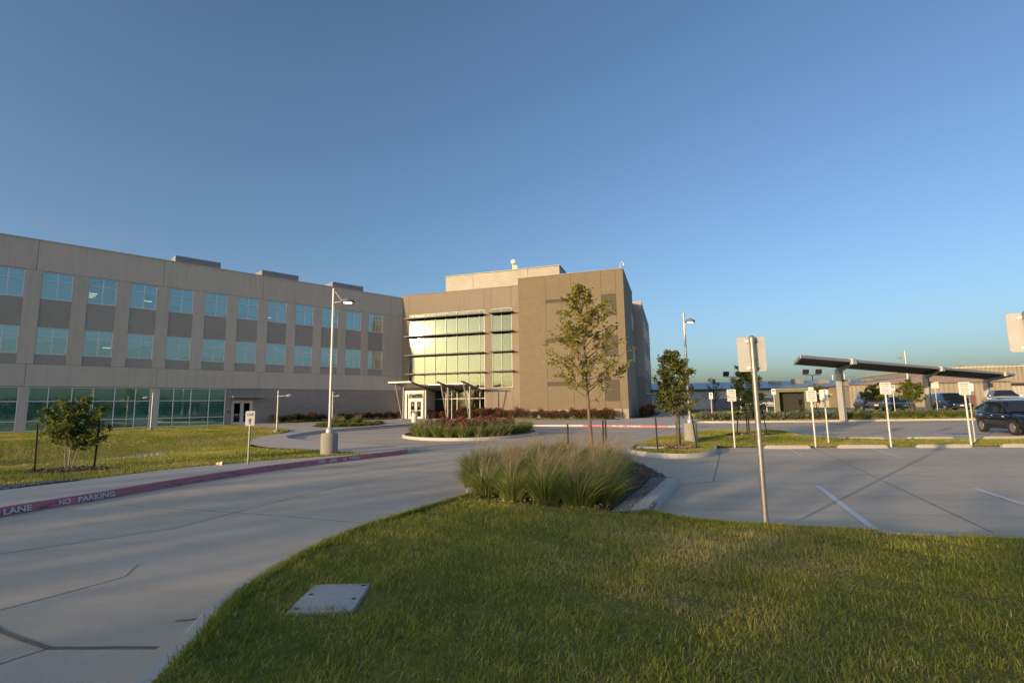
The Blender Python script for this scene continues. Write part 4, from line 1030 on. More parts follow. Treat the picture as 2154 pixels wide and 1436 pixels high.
# small things on the lawns
t = thing('utility_box_cover', 'two-piece grey utility box cover sunk in the near lawn', 'cover', (-1.57, 4.53, .128), rad(2))
mb = MB(); mb.box(-.27, .27, -.36, .29, -.2, .022); mb.build('rim', M['lampbase'], t, bevel=.004)
for a, b in ((-.345, -.037), (-.031, .275)):
    mb = MB(); mb.box(-.255, .255, a, b, -.1, .03); ld = mb.build('lid', M['cover_grey'] if 'cover_grey' in M else concrete_mat('cover_polymer', (.44, .44, .42), .9), t, bevel=.004)
    for x, yy in ((-.2, a + .06), (.2, b - .06)):
        q = MB(); q.lathe([(0, -.004), (.014, -.002), (.014, .0025), (0, .003)], 10, (x, yy, .0305), sx=1.5); q.build('bolt', M['tpost'], ld)
t = thing('utility_box_cover', 'pale square pad with a rusty lid on the tree island', 'cover', (5.15, 18.75, .15), rad(-20))
mb = MB(); mb.box(-.55, .55, -.5, .5, -.15, .03); mb.build('pad', M['kerb'], t, bevel=.01)
mb = MB(); mb.box(-.2, .25, -.1, .2, .03, .04); mb.build('lid', plain('rusty_lid', (.16, .08, .05), .9, var=.3, scale=9), t)
zc = float(z_lawn(-20.3, 21.3))
t = thing('drain_inlet', 'low concrete drain inlet with a rusty grate beside the white rocks', 'drain', (-20.6, 21.4, zc), rad(14))
mb = MB(); mb.box(-2.2, 1.1, -.6, .5, -.3, .16); mb.build('slab', M['kerb'], t, bevel=.02)
mb = MB(); mb.box(-.5, .4, -.2, .25, .16, .19); mb.build('grate', plain('rusty_grate', (.2, .11, .07), .9, var=.3, scale=9), t)
# dropped cup
t = thing('paper_cup', 'white paper cup with an orange band lying on the lawn', 'cup', (-8.62, 15.0, .185), rad(0)); t.rotation_euler = (0, rad(88), rad(-14)); t.scale = (1.3, 1.3, 1.3)
mb = MB(); mb.lathe([(.034, -.09), (.038, -.05)], 18); mb.build('cup_base', M['sign_white'], t, True)
mb = MB(); mb.lathe([(.0385, -.05), (.0445, .02)], 18); mb.build('cup_band', plain('orange_print', (.62, .33, .03), .5), t, True)
mb = MB(); mb.lathe([(.0448, .02), (.05, .075), (.047, .078), (.042, .0)], 18); mb.build('cup_rim', M['sign_white'], t, True)
# bin by the doors
t = thing('litter_bin', 'pale cylindrical litter bin in front of the entrance doors', 'bin', (-9.5, 48.6, .22))
mb = MB(); mb.lathe([(.27, 0), (.29, .05), (.29, .9), (.25, .96), (0, .97)], 20); mb.build('bin_body', M['alu_white'], t, True)
mb = MB(); mb.lathe([(.3, .9), (.31, .93), (.3, .99), (.12, 1.06), (.12, 1.02), (.0, 1.02)], 20); mb.build('bin_lid', M['canopy'], t, True)

# ------------------------------------------------------------------ carport with solar roof
cp = thing('solar_carport', 'long cantilevered solar carport on square steel columns', 'carport', (26.9, 41.2, 0))
O = Vector((26.9, 41.2, 0))
NL, NR, FR, FL = Vector((19.7, 34.0, 4.66)), Vector((54, 53.8, 4.1)), Vector((55.4, 57.6, 3.75)), Vector((21.6, 38.2, 4.5))
def CPp(u, v): return (NL * (1 - u) + NR * u) * (1 - v) + (FL * (1 - u) + FR * u) * v - O
pan = MB(); fas = MB()
nseg = 14
for i in range(nseg):
    for j in range(3):
        u0, u1 = i / nseg + .001, (i + 1) / nseg - .001; v0, v1 = j / 3 + .004, (j + 1) / 3 - .004
        p = [CPp(u0, v0), CPp(u1, v0), CPp(u1, v1), CPp(u0, v1)]; q = MB(); up = Vector((0, 0, .05)); q.hexa([x + Vector((0, 0, .13)) for x in p] + [x + Vector((0, 0, .17)) for x in p]); q.build('solar_panel', M['solar'], cp)
for v in (.04, .3, .55, .8, .97):
    q = MB(); q.bar(CPp(0, v) + Vector((0, 0, .04)), CPp(1, v) + Vector((0, 0, .04)), .09, .13); q.build('purlin', M['solar'] if .1 < v < .9 else M['canopy'], cp)
for a, b in ((0, 0), (1, 1)):
    q = MB(); q.bar(CPp(a, .0) + Vector((0, 0, .06)), CPp(b, 1) + Vector((0, 0, .06)), .08, .2); q.build('end_fascia', M['canopy'], cp)
q = MB(); q.bar(CPp(0, -.01) + Vector((0, 0, .08)), CPp(1, -.01) + Vector((0, 0, .08)), .06, .2); q.build('front_fascia', M['canopy'], cp)
for cx, cy, u in ((26.9, 41.2, .17), (40.6, 49.2, .55), (53.3, 56.5, .93)):
    top = CPp(u, 1.0); z0 = float(z_far(cx, cy)) - .1
    q = MB(); q.bar((cx - O.x, cy - O.y, z0), (cx - O.x, cy - O.y, top.z - .1), .42, .42, (.86, .5, 0)); q.build('column', M['canopy'], cp, bevel=.01)
    near = CPp(u, .12)
    q = MB(); p0 = Vector((cx - O.x, cy - O.y, top.z - .42)); p1 = near + Vector((0, 0, -.05)); d = Vector((p1.x - p0.x, p1.y - p0.y, 0)).normalized(); n = Vector((-d.y, d.x, 0)) * .12
    q.hexa([p0 - n - d * .2, p0 + n - d * .2, p1 + n + Vector((0, 0, -.1)), p1 - n + Vector((0, 0, -.1)), p0 - n - d * .2 + Vector((0, 0, .5)), p0 + n - d * .2 + Vector((0, 0, .5)), p1 + n + Vector((0, 0, .06)), p1 - n + Vector((0, 0, .06))]); q.build('arm', M['canopy'], cp)
    e = CPp(u, -.03); q = MB(); q.bar(e + Vector((-.2, -.1, .02)), e + Vector((.25, .15, .02)), .2, .42); q.build('end_plate', M['sign_back'], cp)
    q = MB(); q.box(cx - O.x + .2, cx - O.x + .52, cy - O.y - .3, cy - O.y + .1, 2.9, 3.4); q.build('junction_box', M['canopy'], cp, bevel=.01)

# ================================================================== vehicles
def interp(pts, x):
    xs = [p[0] for p in pts]; ys = [p[1] for p in pts]; return float(np.interp(x, xs, ys))
def car(name, label, cat, loc, heading, paint, L, W, low, gh, wb, wr, cut=None, zb=.26, lamps=True, rear=False, grille='car_trim', clad=True, rails=False, group='parked vehicles', plate=True, bed=None):
    """low: (x, z) top line of the body from tail to nose; gh: (x, z) roof line of the cabin"""
    t = thing(name, label, cat, loc, math.atan2(heading[1], heading[0]), group)
    def hw(x): return W / 2 * (1 - .10 * (abs(x) / (L / 2)) ** 4 - .05 * max(0, (abs(x) / (L / 2) - .85) / .15) ** 2)
    xs = sorted(set([p[0] for p in low] + list(np.linspace(-L / 2, L / 2, 23)))); V = []; F = []
    for x in xs:
        w = hw(x); zt = interp(low, x); e = abs(x) / (L / 2); b = zb + .16 * max(0, (e - .9) / .1)
        half = [(w * .86, b), (w * .97, b + .10), (w, b + .3 * (zt - b) + .06), (w * .995, b + .62 * (zt - b)), (w * .965, zt - .07), (w * .90, zt - .012), (w * .6, zt + .012), (0, zt + .02)]
        V += [(x, y, z) for y, z in half] + [(x, -y, z) for y, z in half[::-1][1:]]
    k = 15
    for i in range(len(xs) - 1):
        for q in range(k - 1): F.append((i * k + q, i * k + q + 1, (i + 1) * k + q + 1, (i + 1) * k + q))
        F.append((i * k + k - 1, i * k, (i + 1) * k, (i + 1) * k + k - 1))
    F += [tuple(range(k)), tuple((len(xs) - 1) * k + q for q in range(k))]
    mb = MB(); mb.add(V, F); body = mb.build('body', paint, t, True)
    gx = sorted(set([p[0] for p in gh] + list(np.linspace(gh[0][0], gh[-1][0], 17)))); V = []; F = []
    def sec(x):
        w = hw(x) * .93; zbelt = interp(low, x) - .02; zr = max(interp(gh, x), zbelt + .01); f = min(1, (zr - zbelt) / .5)
        return w, zbelt, zr, f
    for x in gx:
        w, zbelt, zr, f = sec(x); half = [(w, zbelt), (w - .10 * f, zbelt + .62 * (zr - zbelt)), (w - .17 * f, zr - .05 * f), (w - .27 * f, zr), (w * .35, zr + .015), (0, zr + .02)]
        V += [(x, y, z) for y, z in half] + [(x, -y, z) for y, z in half[::-1][1:]]
    k = 11
    for i in range(len(gx) - 1):
        for q in range(k - 1): F.append((i * k + q, i * k + q + 1, (i + 1) * k + q + 1, (i + 1) * k + q))
    F += [tuple(range(k)), tuple((len(gx) - 1) * k + q for q in range(k))]
    mb = MB(); mb.add(V, F); mb.build('cabin', paint, t, True)
    # side windows
    def side_win(x0, x1, sgn):
        q = MB(); A = np.linspace(x0, x1, 5); lo = []; hi = []
        for x in A:
            w, zbelt, zr, f = sec(x); za, zc = zbelt + .05, zr - .1
            if zc < za + .02: zc = za + .02
            def yat(z):
                r = (z - zbelt) / max(.01, zr - zbelt); return w - .10 * f * min(1, r / .62) - (.07 * f * max(0, (r - .62) / .3)) + .012
            lo.append((x, sgn * yat(za), za)); hi.append((x, sgn * yat(zc), zc))
        q.add(lo + hi, [(i, i + 1, 6 + i, 5 + i) for i in range(4)]); q.build('side_window', M['car_glass'], t)
    for x0, x1 in cut or []:
        for sgn in (-1, 1): side_win(x0, x1, sgn)
    def screen(xa, xb, nm):
        q = MB(); R = []
        for x in np.linspace(xa, xb, 4):
            w, zbelt, zr, f = sec(x); yy = w - .28 * f - .03
            R.append([(x, -yy - (.18 * (1 - f)), zr + .0), (x, 0, zr + .034), (x, yy + (.18 * (1 - f)), zr + .0)])
        off = Vector((.02 if xb > xa else -.02, 0, .022)); V = [tuple(Vector(p) + off) for r in R for p in r]
        q.add(V, [(i * 3 + j, i * 3 + j + 1, (i + 1) * 3 + j + 1, (i + 1) * 3 + j) for i in range(3) for j in range(2)]); q.build(nm, M['car_glass'], t)
    fx = [p for p in gh]; screen(fx[-2][0] + .04, fx[-1][0] - .10, 'windshield')
    screen(fx[1][0] - .03, fx[0][0] + .06, 'rear_window')
    # wheels
    for x in (-wb / 2 - .02, wb / 2 + .06):
        for sgn in (-1, 1):
            y = sgn * (W / 2 - .12)
            q = MB(); q.lathe([(0, -.02), (wr + .055, -.02), (wr + .055, .02), (0, .02)], 22, (x, sgn * (hw(x) - .012), wr + .02), 'y'); q.build('wheel_arch', M['car_trim'], t)
            wh = MB(); wh.lathe([(wr * .62, -.11), (wr * .93, -.105), (wr, -.07), (wr, .07), (wr * .93, .105), (wr * .62, .11)], 26, (x, y + sgn * .025, wr), 'y'); ty = wh.build('wheel', M['tyre'], t, True)
            q = MB(); c = (x, y + sgn * .125, wr)
            q.lathe([(wr * .52, -.02), (wr * .64, -.015), (wr * .66, .006), (wr * .55, .006)], 24, c, 'y')
            for a in range(5):
                an = a * 2 * math.pi / 5 + .3; q.bar((c[0], c[1], c[2]), (c[0] + wr * .58 * math.cos(an), c[1], c[2] + wr * .58 * math.sin(an)), .055, .02, (0, 1, 0))
            q.lathe([(0, -.012), (.06, -.012), (.06, .014), (0, .016)], 12, c, 'y'); q.build('rim', M['rim'], ty)
    zn = interp(low, L / 2 - .25); xf = L / 2; wn = hw(xf)
    q = MB(); q.box(xf - .1, xf + .012, -wn * .52, wn * .52, zn - .30, zn - .13); g_ = q.build('grille', M[grille], t, bevel=.02)
    q = MB(); q.box(xf - .02, xf + .02, -wn * .5, wn * .5, zn - .225, zn - .205); q.build('grille_bar', M['chrome'], g_)
    q = MB(); q.box(xf - .12, xf + .02, -wn * .8, wn * .8, zb + .06, zb + .22); q.build('lower_grille', M['car_trim'], t, bevel=.03)
    for sgn in (-1, 1):
        q = MB(); q.hexa([(xf - .34, sgn * wn * .98, zn - .22), (xf + .0, sgn * wn * .62, zn - .24), (xf - .08, sgn * wn * .6, zn - .09), (xf - .42, sgn * wn * 1.0, zn - .07), (xf - .30, sgn * wn * 1.03, zn - .22), (xf + .03, sgn * wn * .66, zn - .24), (xf - .03, sgn * wn * .64, zn - .10), (xf - .38, sgn * wn * 1.05, zn - .08)]); hl = q.build('headlight', M['headlamp'], t, bevel=.015)
        q = MB(); q.hexa([(xf - .36, sgn * wn * 1.02, zn - .2), (xf - .24, sgn * wn * .98, zn - .2), (xf - .26, sgn * wn * .98, zn - .1), (xf - .38, sgn * wn * 1.02, zn - .1), (xf - .34, sgn * wn * 1.05, zn - .2), (xf - .22, sgn * wn * 1.0, zn - .2), (xf - .24, sgn * wn * 1.0, zn - .1), (xf - .36, sgn * wn * 1.05, zn - .1)]); q.build('indicator', M['amber'], hl)
        zr_ = interp(low, -L / 2 + .12); wr_ = hw(-L / 2)
        q = MB(); q.box(-L / 2 - .012, -L / 2 + .22, sgn * wr_ * .70 - .17, sgn * wr_ * .70 + .17, zr_ - .22, zr_ - .06); q.build('taillight', M['taillamp'], t, bevel=.02)
        xm = gh[-1][0] - .28; zm = interp(low, xm) + .1; ym = hw(xm)
        q = MB(); q.hexa([(xm - .06, sgn * (ym - .04), zm - .06), (xm + .06, sgn * (ym - .04), zm - .06), (xm + .1, sgn * (ym + .17), zm - .04), (xm, sgn * (ym + .19), zm - .04), (xm - .06, sgn * (ym - .04), zm + .02), (xm + .06, sgn * (ym - .04), zm + .02), (xm + .08, sgn * (ym + .16), zm + .12), (xm, sgn * (ym + .18), zm + .12)]); q.build('mirror', paint, t, bevel=.02)
        for x0, x1 in cut or []:
            xh = x0 + .12; q = MB(); q.box(xh, xh + .18, sgn * (hw(xh) - .01) - .018, sgn * (hw(xh) - .01) + .018, interp(low, xh) - .16, interp(low, xh) - .13); q.build('door_handle', M['chrome'], t)
        if clad:
            q = MB(); q.box(-wb / 2 + wr + .05, wb / 2 - wr + .0, sgn * (W / 2 - .02) - .02, sgn * (W / 2 - .02) + .02, zb + .0, zb + .17); q.build('sill_trim', M['car_trim'], t, bevel=.01)
        if rails:
            q = MB(); xa, xb = gh[1][0] + .1, gh[-2][0] - .1; q.tube([(xa, sgn * W * .34, interp(gh, xa) + .0), (xa + .15, sgn * W * .34, interp(gh, xa + .15) + .06), (xb - .15, sgn * W * .34, interp(gh, xb - .15) + .06), (xb, sgn * W * .34, interp(gh, xb) + .0)], .018, 8); q.build('roof_rail', M['steel'], t, True)
    q = MB(); q.box(-L / 2 - .02, -L / 2, -.16, .16, .72, .84); q.box(xf + .02, xf + .03, -.16, .16, zb + .2, zb + .32); q.build('number_plate', M['sign_white'], t)
    return t
def paint(name, c, metal=.2): return plain(name, c, .22, metal, .04, 2, .5, coat=1.0)
SUV_LOW = [(-2.22, .72), (-2.17, 1.0), (-1.95, 1.08), (.7, .99), (1.15, .98), (1.75, .88), (2.08, .76), (2.22, .55)]
SUV_GH = [(-2.1, 1.06), (-1.72, 1.5), (-1.2, 1.62), (-.1, 1.63), (.3, 1.58), (1.2, .98)]
car('sport_utility_car', 'black compact sport utility car parked behind the grass strip', 'car', (24.7, 24.7, 0), (-.34, -.94), paint('black_car_paint', (.008, .009, .012)), 4.44, 1.86, SUV_LOW, SUV_GH, 2.64, .345, [(-1.65, -.72), (-.62, .28), (.34, .78)], rails=True)
PK_LOW = [(-2.8, .9), (-2.78, 1.28), (-.75, 1.3), (-.7, 1.28), (1.1, 1.24), (1.3, 1.22), (2.45, 1.14), (2.72, 1.0), (2.8, .7)]
PK_GH = [(-.8, 1.28), (-.62, 1.82), (-.2, 1.9), (.5, 1.88), (1.35, 1.24)]
car('pickup_truck', 'dark pickup truck with a wide black grille behind the tall grass', 'truck', (34.6, 48.9, .56), (-.42, -.9), paint('charcoal_paint', (.035, .042, .055)), 5.6, 1.98, PK_LOW, PK_GH, 3.5, .4, [(-.55, .1), (.18, .8)], zb=.42)
car('pickup_truck', 'silver pickup truck behind the pair of white bay signs', 'truck', (48.2, 49.6, .56), (-.5, -.87), paint('silver_paint', (.42, .44, .47), .6), 5.7, 2.02, PK_LOW, PK_GH, 3.55, .42, [(-.55, .1), (.18, .8)], zb=.44)
VAN_LOW = [(-2.5, .7), (-2.46, 1.05), (-2.3, 1.12), (.9, 1.04), (1.35, 1.02), (2.0, .9), (2.38, .72), (2.5, .5)]
VAN_GH = [(-2.42, 1.1), (-2.2, 1.6), (-1.7, 1.74), (.0, 1.75), (.45, 1.68), (1.6, 1.0)]
car('minivan', 'dark blue minivan parked behind the second carport column', 'van', (43.0, 49.6, .56), (-.36, -.93), paint('navy_paint', (.022, .035, .085), .4), 5.0, 1.98, VAN_LOW, VAN_GH, 3.0, .34, [(-2.0, -1.0), (-.9, .1), (.2, .9)])
SD_LOW = [(-2.35, .62), (-2.3, .92), (-1.5, .96), (.8, .92), (1.3, .9), (2.0, .78), (2.28, .66), (2.35, .48)]
SD_GH = [(-1.85, .94), (-1.05, 1.38), (-.5, 1.44), (.2, 1.43), (.45, 1.4), (1.35, .91)]
car('sedan', 'dark car half hidden behind the small tree by the carport', 'car', (38.4, 50.4, .56), (-.36, -.93), paint('green_black_paint', (.02, .03, .032)), 4.6, 1.82, SD_LOW, SD_GH, 2.7, .33, [(-1.2, -.35), (-.27, .7)])
car('sedan', 'dark blue sedan seen from behind at the right picture edge', 'car', (46.6, 42.6, .45), (.5, .86), paint('steel_blue_paint', (.05, .065, .09), .4), 4.7, 1.85, SD_LOW, SD_GH, 2.75, .33, [(-1.2, -.35), (-.27, .7)])

# ================================================================== far things on the right
wh = thing('warehouse', 'long low pale warehouse with a grey metal roof beyond the lawn', 'building', (28, 86, 0), rad(-6))
mb = MB(); mb.box(-6, 62, 0, 24, -.5, 3.9); mb.build('wall', M['metal_wall_grey'], wh)
mb = MB(); mb.add([(-6.3, -.5, 3.95), (62.3, -.5, 3.95), (62.3, 12, 5.5), (-6.3, 12, 5.5), (-6.3, 24.5, 3.95), (62.3, 24.5, 3.95)], [(0, 1, 2, 3), (3, 2, 5, 4)]); mb.add([(-6.3, -.5, 3.75), (62.3, -.5, 3.75), (62.3, -.5, 3.95), (-6.3, -.5, 3.95)], [(0, 1, 2, 3)]); mb.build('roof', M['metal_roof'], wh)
mb = MB(); mb.box(-6.3, 62.3, -.62, -.5, 3.7, 3.95); mb.build('gutter', M['shade'], wh)
for x in (10.5, 26.5, 42): 
    mb = MB(); mb.box(x, x + .4, -.16, -.01, 0, 3.7); mb.build('downpipe', M['metal_wall_grey'], wh)
mb = MB(); mb.box(6.0, 16.5, -.12, -.01, .2, 2.3); mb.build('loading_door', plain('grey_blue_door', (.16, .18, .22), .7), wh)
mb = MB(); mb.box(22, 33, -1.8, 0, 2.55, 2.75); mb.build('awning', M['metal_wall_grey'], wh)
for x in range(18, 60, 4):
    mb = MB(); mb.box(x, x + random.uniform(.8, 2), 6, 7.5, 4.7, random.uniform(5.2, 5.7)); mb.build('roof_vent', M['unit_screen'], wh)
hl = thing('metal_building', 'tall beige ribbed metal building at the right beyond the carport', 'building', (74, 84, 0), rad(-14))
mb = MB(); mb.box(-3, 60, 0, 30, -.5, 6.7); mb.build('wall', M['metal_wall'], hl)
mb = MB(); mb.box(-3.2, 60.2, -.2, 30, 6.7, 6.92); mb.build('roof', M['metal_wall_grey'], hl)
mb = MB(); mb.box(-3, 60, -.06, -.01, 3.9, 4.3); mb.build('trim_band', plain('tan_trim', (.36, .27, .16), .7), hl)
mb = MB(); mb.box(8, 60, -.05, -.012, 0, 3.2); mb.build('lower_cladding', M['block_tan'], hl)
for x in (2, 10, 18, 26):
    mb = MB(); mb.box(x, x + 5, 1, 4, 6.92, 7.2); mb.build('skylight', M['metal_wall'], hl)
mb = MB(); mb.tube([(20, 2, 7.8), (20, 2, 11)], .12, 8); mb.build('flue', M['canopy'], hl)
l2 = thing('gabled_shed', 'low beige gabled shed between the warehouse and the tall metal building', 'building', (58, 73, 0), rad(-14))
mb = MB(); mb.box(-8, 12, 0, 12, -.5, 4.0); mb.build('wall', M['metal_wall'], l2)
mb = MB(); mb.add([(-8.4, -.4, 3.95), (2, -.4, 5.2), (12.4, -.4, 3.95), (-8.4, 12, 3.95), (2, 12, 5.2), (12.4, 12, 3.95)], [(0, 1, 4, 3), (1, 2, 5, 4), (0, 2, 1), (3, 4, 5)]); mb.build('roof', M['canopy_beam'], l2)
mb = MB(); mb.box(-6, -2.5, -.08, -.01, 0, 3); mb.build('roller_door', M['metal_wall'], l2)
mb = MB(); mb.box(6.6, 7.6, -.08, -.01, 0, 3.4); mb.build('door', plain('maroon_door', (.16, .07, .05), .7), l2)
tb = thing('transformer_cabinet', 'green metal cabinet with a dark open front on the bank', 'cabinet', (27.4, 49.5, .5), rad(-27))
mb = MB(); mb.box(-1.5, -1.05, -1, 1, 0, 2.35); mb.box(1.05, 1.5, -1, 1, 0, 2.35); mb.box(-1.05, 1.05, .8, 1, 0, 2.35); mb.box(-1.05, 1.05, -1, .8, 2.1, 2.345); mb.build('housing', plain('olive_green_paint', (.12, .135, .07), .7, var=.12), tb)
mb = MB(); mb.box(-1.6, 1.6, -1.1, 1.1, 2.36, 2.46); mb.build('lid', plain('pale_green_lid', (.22, .25, .2), .7), tb)
mb = MB(); mb.box(-1.04, 1.04, -.1, .78, 0, 2.08); mb.build('core', plain('dark_core', (.03, .028, .025), .9), tb)
bn = thing('bench', 'pale bench in front of the warehouse loading door', 'bench', (36.6, 74, .5), rad(0))
mb = MB(); mb.box(-2.6, 2.6, -.3, .3, .5, .62); mb.build('seat', M['sign_back'], bn)
mb = MB(); mb.box(-2.6, 2.6, .25, .33, .7, 1.1); mb.build('backrest', M['sign_back'], bn)
for x in (-2.2, 0, 2.2):
    mb = MB(); mb.box(x - .08, x + .08, -.28, .28, 0, .5); mb.build('leg', M['tpost'], bn)
def flood(label, loc, h):
    t = thing('floodlight_mast', label, 'floodlight', loc, 0, 'twin floodlight masts behind the warehouse')
    mb = MB(); mb.tube([(0, 0, 0), (0, 0, h)], .1, 8); mb.build('mast', M['tpost'], t); mb = MB(); mb.bar((-1.9, 0, h), (1.9, 0, h), .12); mb.build('crossbar', M['tpost'], t)
    for x in (-1.5, 1.5):
        mb = MB(); mb.hexa([(x - .6, -.3, h + .3), (x + .6, -.3, h + .3), (x + .6, .3, h + .2), (x - .6, .3, h + .2), (x - .6, -.5, h + 1.3), (x + .6, -.5, h + 1.3), (x + .6, 0, h + 1.3), (x - .6, 0, h + 1.3)]); mb.build('lamp_head', M['tpost'], t)
flood('twin floodlight mast left of the near sign', (51.0, 116, 0), 7.4); flood('twin floodlight mast left of the carport column', (69.5, 116, 0), 7.6)
t = thing('yard_lamp_post', 'tall pale yard lamp post rising behind the carport roof', 'lamp post', (56.5, 71.6, .3))
mb = MB(); mb.tube([(0, 0, 0), (0, 0, 8.3)], [.16, .11], 10); mb.build('pole', M['pole'], t, True)
mb = MB(); mb.bar((-1.0, 0, 7.4), (.9, 0, 7.6), .12); mb.build('crossarm', M['pole'], t); mb = MB(); mb.lathe([(0, -.1), (.3, -.08), (.34, .0), (.2, .12), (0, .14)], 12, (-.85, 0, 7.3)); mb.build('lamp_head', M['pole'], t, True)
t = thing('yard_lamp_post', 'pale post with a small lamp left of the tree behind the near sign', 'lamp post', (20.2, 44.6, .15))
mb = MB(); mb.tube([(0, 0, 0), (0, 0, 3.1)], [.09, .08], 10); mb.build('pole', M['pole'], t, True); mb = MB(); mb.lathe([(0, -.06), (.22, -.05), (.26, .0), (.14, .08), (0, .1)], 12, (-.3, 0, 2.55)); mb.bar((-.3, 0, 2.58), (0, 0, 2.6), .05); mb.build('lamp_head', M['pole'], t, True)
t = thing('handrail', 'white looped handrail on the bank left of the green cabinet', 'handrail', (25.0, 51.2, .55), rad(10))
for y in (-.5, .5):
    mb = MB(); mb.tube([(-.9, y, 0), (-.9, y, .75), (-.8, y, .9), (.7, y, 1.15), (.95, y, 1.1), (.95, y, .9), (.75, y, .85)], .04, 8); mb.tube([(.5, y, 0), (.5, y, 1.1)], .04, 8); mb.build('rail', M['sign_white'], t, True)
t = thing('antenna_cluster', 'cluster of white stub antennas beyond the warehouse roof', 'antenna', (62.5, 96, 5.0))
for k in range(4):
    mb = MB(); mb.tube([(k * .75 - 1.1, 0, -4), (k * .75 - 1.1, 0, 1.6 + .2 * (k % 2))], .09, 8); mb.build('stub', M['sign_white'], t)

# ================================================================== vegetation
def rand_dirs(n, rng):
    v = rng.normal(size=(n, 3)); return v / np.linalg.norm(v, axis=1, keepdims=True)

def leaves(name, P, size, mat, var, parent=None, rng=RNG, long=1.7, flat=.35, orient=None):
    """a folded diamond leaf at every point"""
    n = len(P); d = rand_dirs(n, rng) if orient is None else orient; d[:, 2] = d[:, 2] * flat; d /= np.linalg.norm(d, axis=1, keepdims=True)
    u = rand_dirs(n, rng); s = np.cross(d, u); s /= np.linalg.norm(s, axis=1, keepdims=True) + 1e-9
    nrm = np.cross(d, s); L = (size * long / 2)[:, None]; W = (size / 2)[:, None]
    V = np.stack([P - d * L, P + s * W + nrm * W * .35, P + d * L, P - s * W + nrm * W * .35], 1).reshape(-1, 3)
    b = np.arange(n) * 4; T = np.stack([np.stack([b, b + 1, b + 2], 1), np.stack([b, b + 2, b + 3], 1)], 1).reshape(-1, 3)
    return fast_tris(name, V, T, mat, np.repeat(np.clip(var, 0, 1), 2), parent)

def blade_mesh(name, P, h, w, lean, var, mat, parent=None, rng=RNG, segs=2):
    """grass blades: base at P, height h, width w, horizontal reach of the tip lean"""
    n = len(P); a = rng.uniform(0, 2 * math.pi, n); side = np.stack([np.cos(a), np.sin(a), np.zeros(n)], 1) * (w / 2)[:, None]
    lv = lean if lean.ndim == 2 else np.stack([np.cos(a + 1.57), np.sin(a + 1.57)], 1) * lean[:, None]
    up = np.zeros((n, 3)); up[:, 2] = h; off = np.concatenate([lv, np.zeros((n, 1))], 1)
    if segs == 1:
        V = np.stack([P - side, P + side, P + up + off], 1).reshape(-1, 3); b = np.arange(n) * 3; T = np.stack([b, b + 1, b + 2], 1); return fast_tris(name, V, T, mat, np.clip(var, 0, 1), parent)
    rows = []
    ks = np.linspace(0, 1, segs + 1)
    for k in ks[:-1]:
        c = P + up * (k * (1 + .25 * (1 - k))) * 1.0 + off * (k ** 2); ww = side * (1 - .55 * k); rows += [c - ww, c + ww]
    rows.append(P + up * .98 + off)
    V = np.stack(rows, 1).reshape(-1, 3); m = 2 * segs + 1; b = np.arange(n) * m; T = []
    for k in range(segs - 1):
        q = b + 2 * k; T += [np.stack([q, q + 1, q + 3], 1), np.stack([q, q + 3, q + 2], 1)]
    q = b + 2 * (segs - 1); T.append(np.stack([q, q + 1, q + 2], 1))
    nt = len(T); T = np.stack(T, 1).reshape(-1, 3)
    return fast_tris(name, V, T, mat, np.repeat(np.clip(var, 0, 1), nt), parent)

def scatter(poly, n, rng=RNG, cond=None):
    arr = np.array(poly); lo, hi = arr.min(0), arr.max(0); out = []; got = 0
    while got < n:
        x = rng.uniform(lo[0], hi[0], n * 2); y = rng.uniform(lo[1], hi[1], n * 2); k = in_poly(x, y, poly)
        if cond is not None: k &= cond(x, y)
        out.append(np.stack([x[k], y[k]], 1)); got += k.sum()
    return np.concatenate(out)[:n]

# ---- near lawn
def lawn_var(x, y, rng, dry=0.0):
    base = .44 + .27 * wob(x, y, .8, 4) + .12 * wob(x, y, 3.3, 8) + .10 * wob(x, y, 9.5, 6) + .08 * wob(x, y, 21, 2) + dry + rng.normal(0, .13, len(x)); straw = rng.random(len(x)) < .07
    return np.where(straw, rng.uniform(.8, 1, len(x)), base)
view = lambda x, y: (y > 1.3) & (np.abs(x) < y * 1.25 + 1.2) & (y < 10.5)
vault = lambda x, y: ~((np.abs(x + 1.57 + .015 * np.sin(y * 40)) < .225) & (y > 4.27 + .02 * np.sin(x * 35)) & (y < 4.765))
nl_view = [(-2.85, 1.9), (-2.85, 5), (-2.5, 7), (-1.9, 8.3), (-.8, 9.6), (1.9, 7.6), (3.2, 6.9), (6, 6.1), (13.5, 4.4), (13.5, 1.9)]
def near_pts(n):
    p = scatter(near_lawn_poly, n, RNG, lambda x, y: view(x, y) & vault(x, y) & (x < 11)); return p
N = 230000
p = near_pts(N); dist = p[:, 1]; keep = RNG.random(N) < np.clip(1.25 - dist / 11, .5, 1); p = p[keep]; n = len(p)
z = z_near(p[:, 0], p[:, 1]); thin = 1 - .5 * (wob(p[:, 0], p[:, 1], 2.2, 9) < -.55)
edge = 1 + .3 * (p[:, 1] > 5.6)
h = RNG.uniform(.02, .05, n) * thin * edge * (1 + .35 * wob(p[:, 0], p[:, 1], 4.5, 12)); w = RNG.uniform(.0035, .0065, n) * (1 + .06 * p[:, 1])
bare = (wob(p[:, 0], p[:, 1], 2.6, 17) + .5 * wob(p[:, 0], p[:, 1], 7.5, 5) < -.72) & (RNG.random(n) < .7); h[bare] *= .35
long_ = RNG.random(n) < .025; h[long_] *= 1.9
tall = (np.abs(p[:, 0] + 1.57) < .34) & (np.abs(p[:, 1] - 4.5) < .38); h[tall] *= 1.35
g_ = blade_mesh('near_lawn_grass', np.column_stack([p, z - .005]), h, w, RNG.uniform(.02, .085, n), lawn_var(p[:, 0], p[:, 1], RNG, .04 + .12 * sstep(-.5, 4, p[:, 0])), M['blade'], None, RNG, 2)
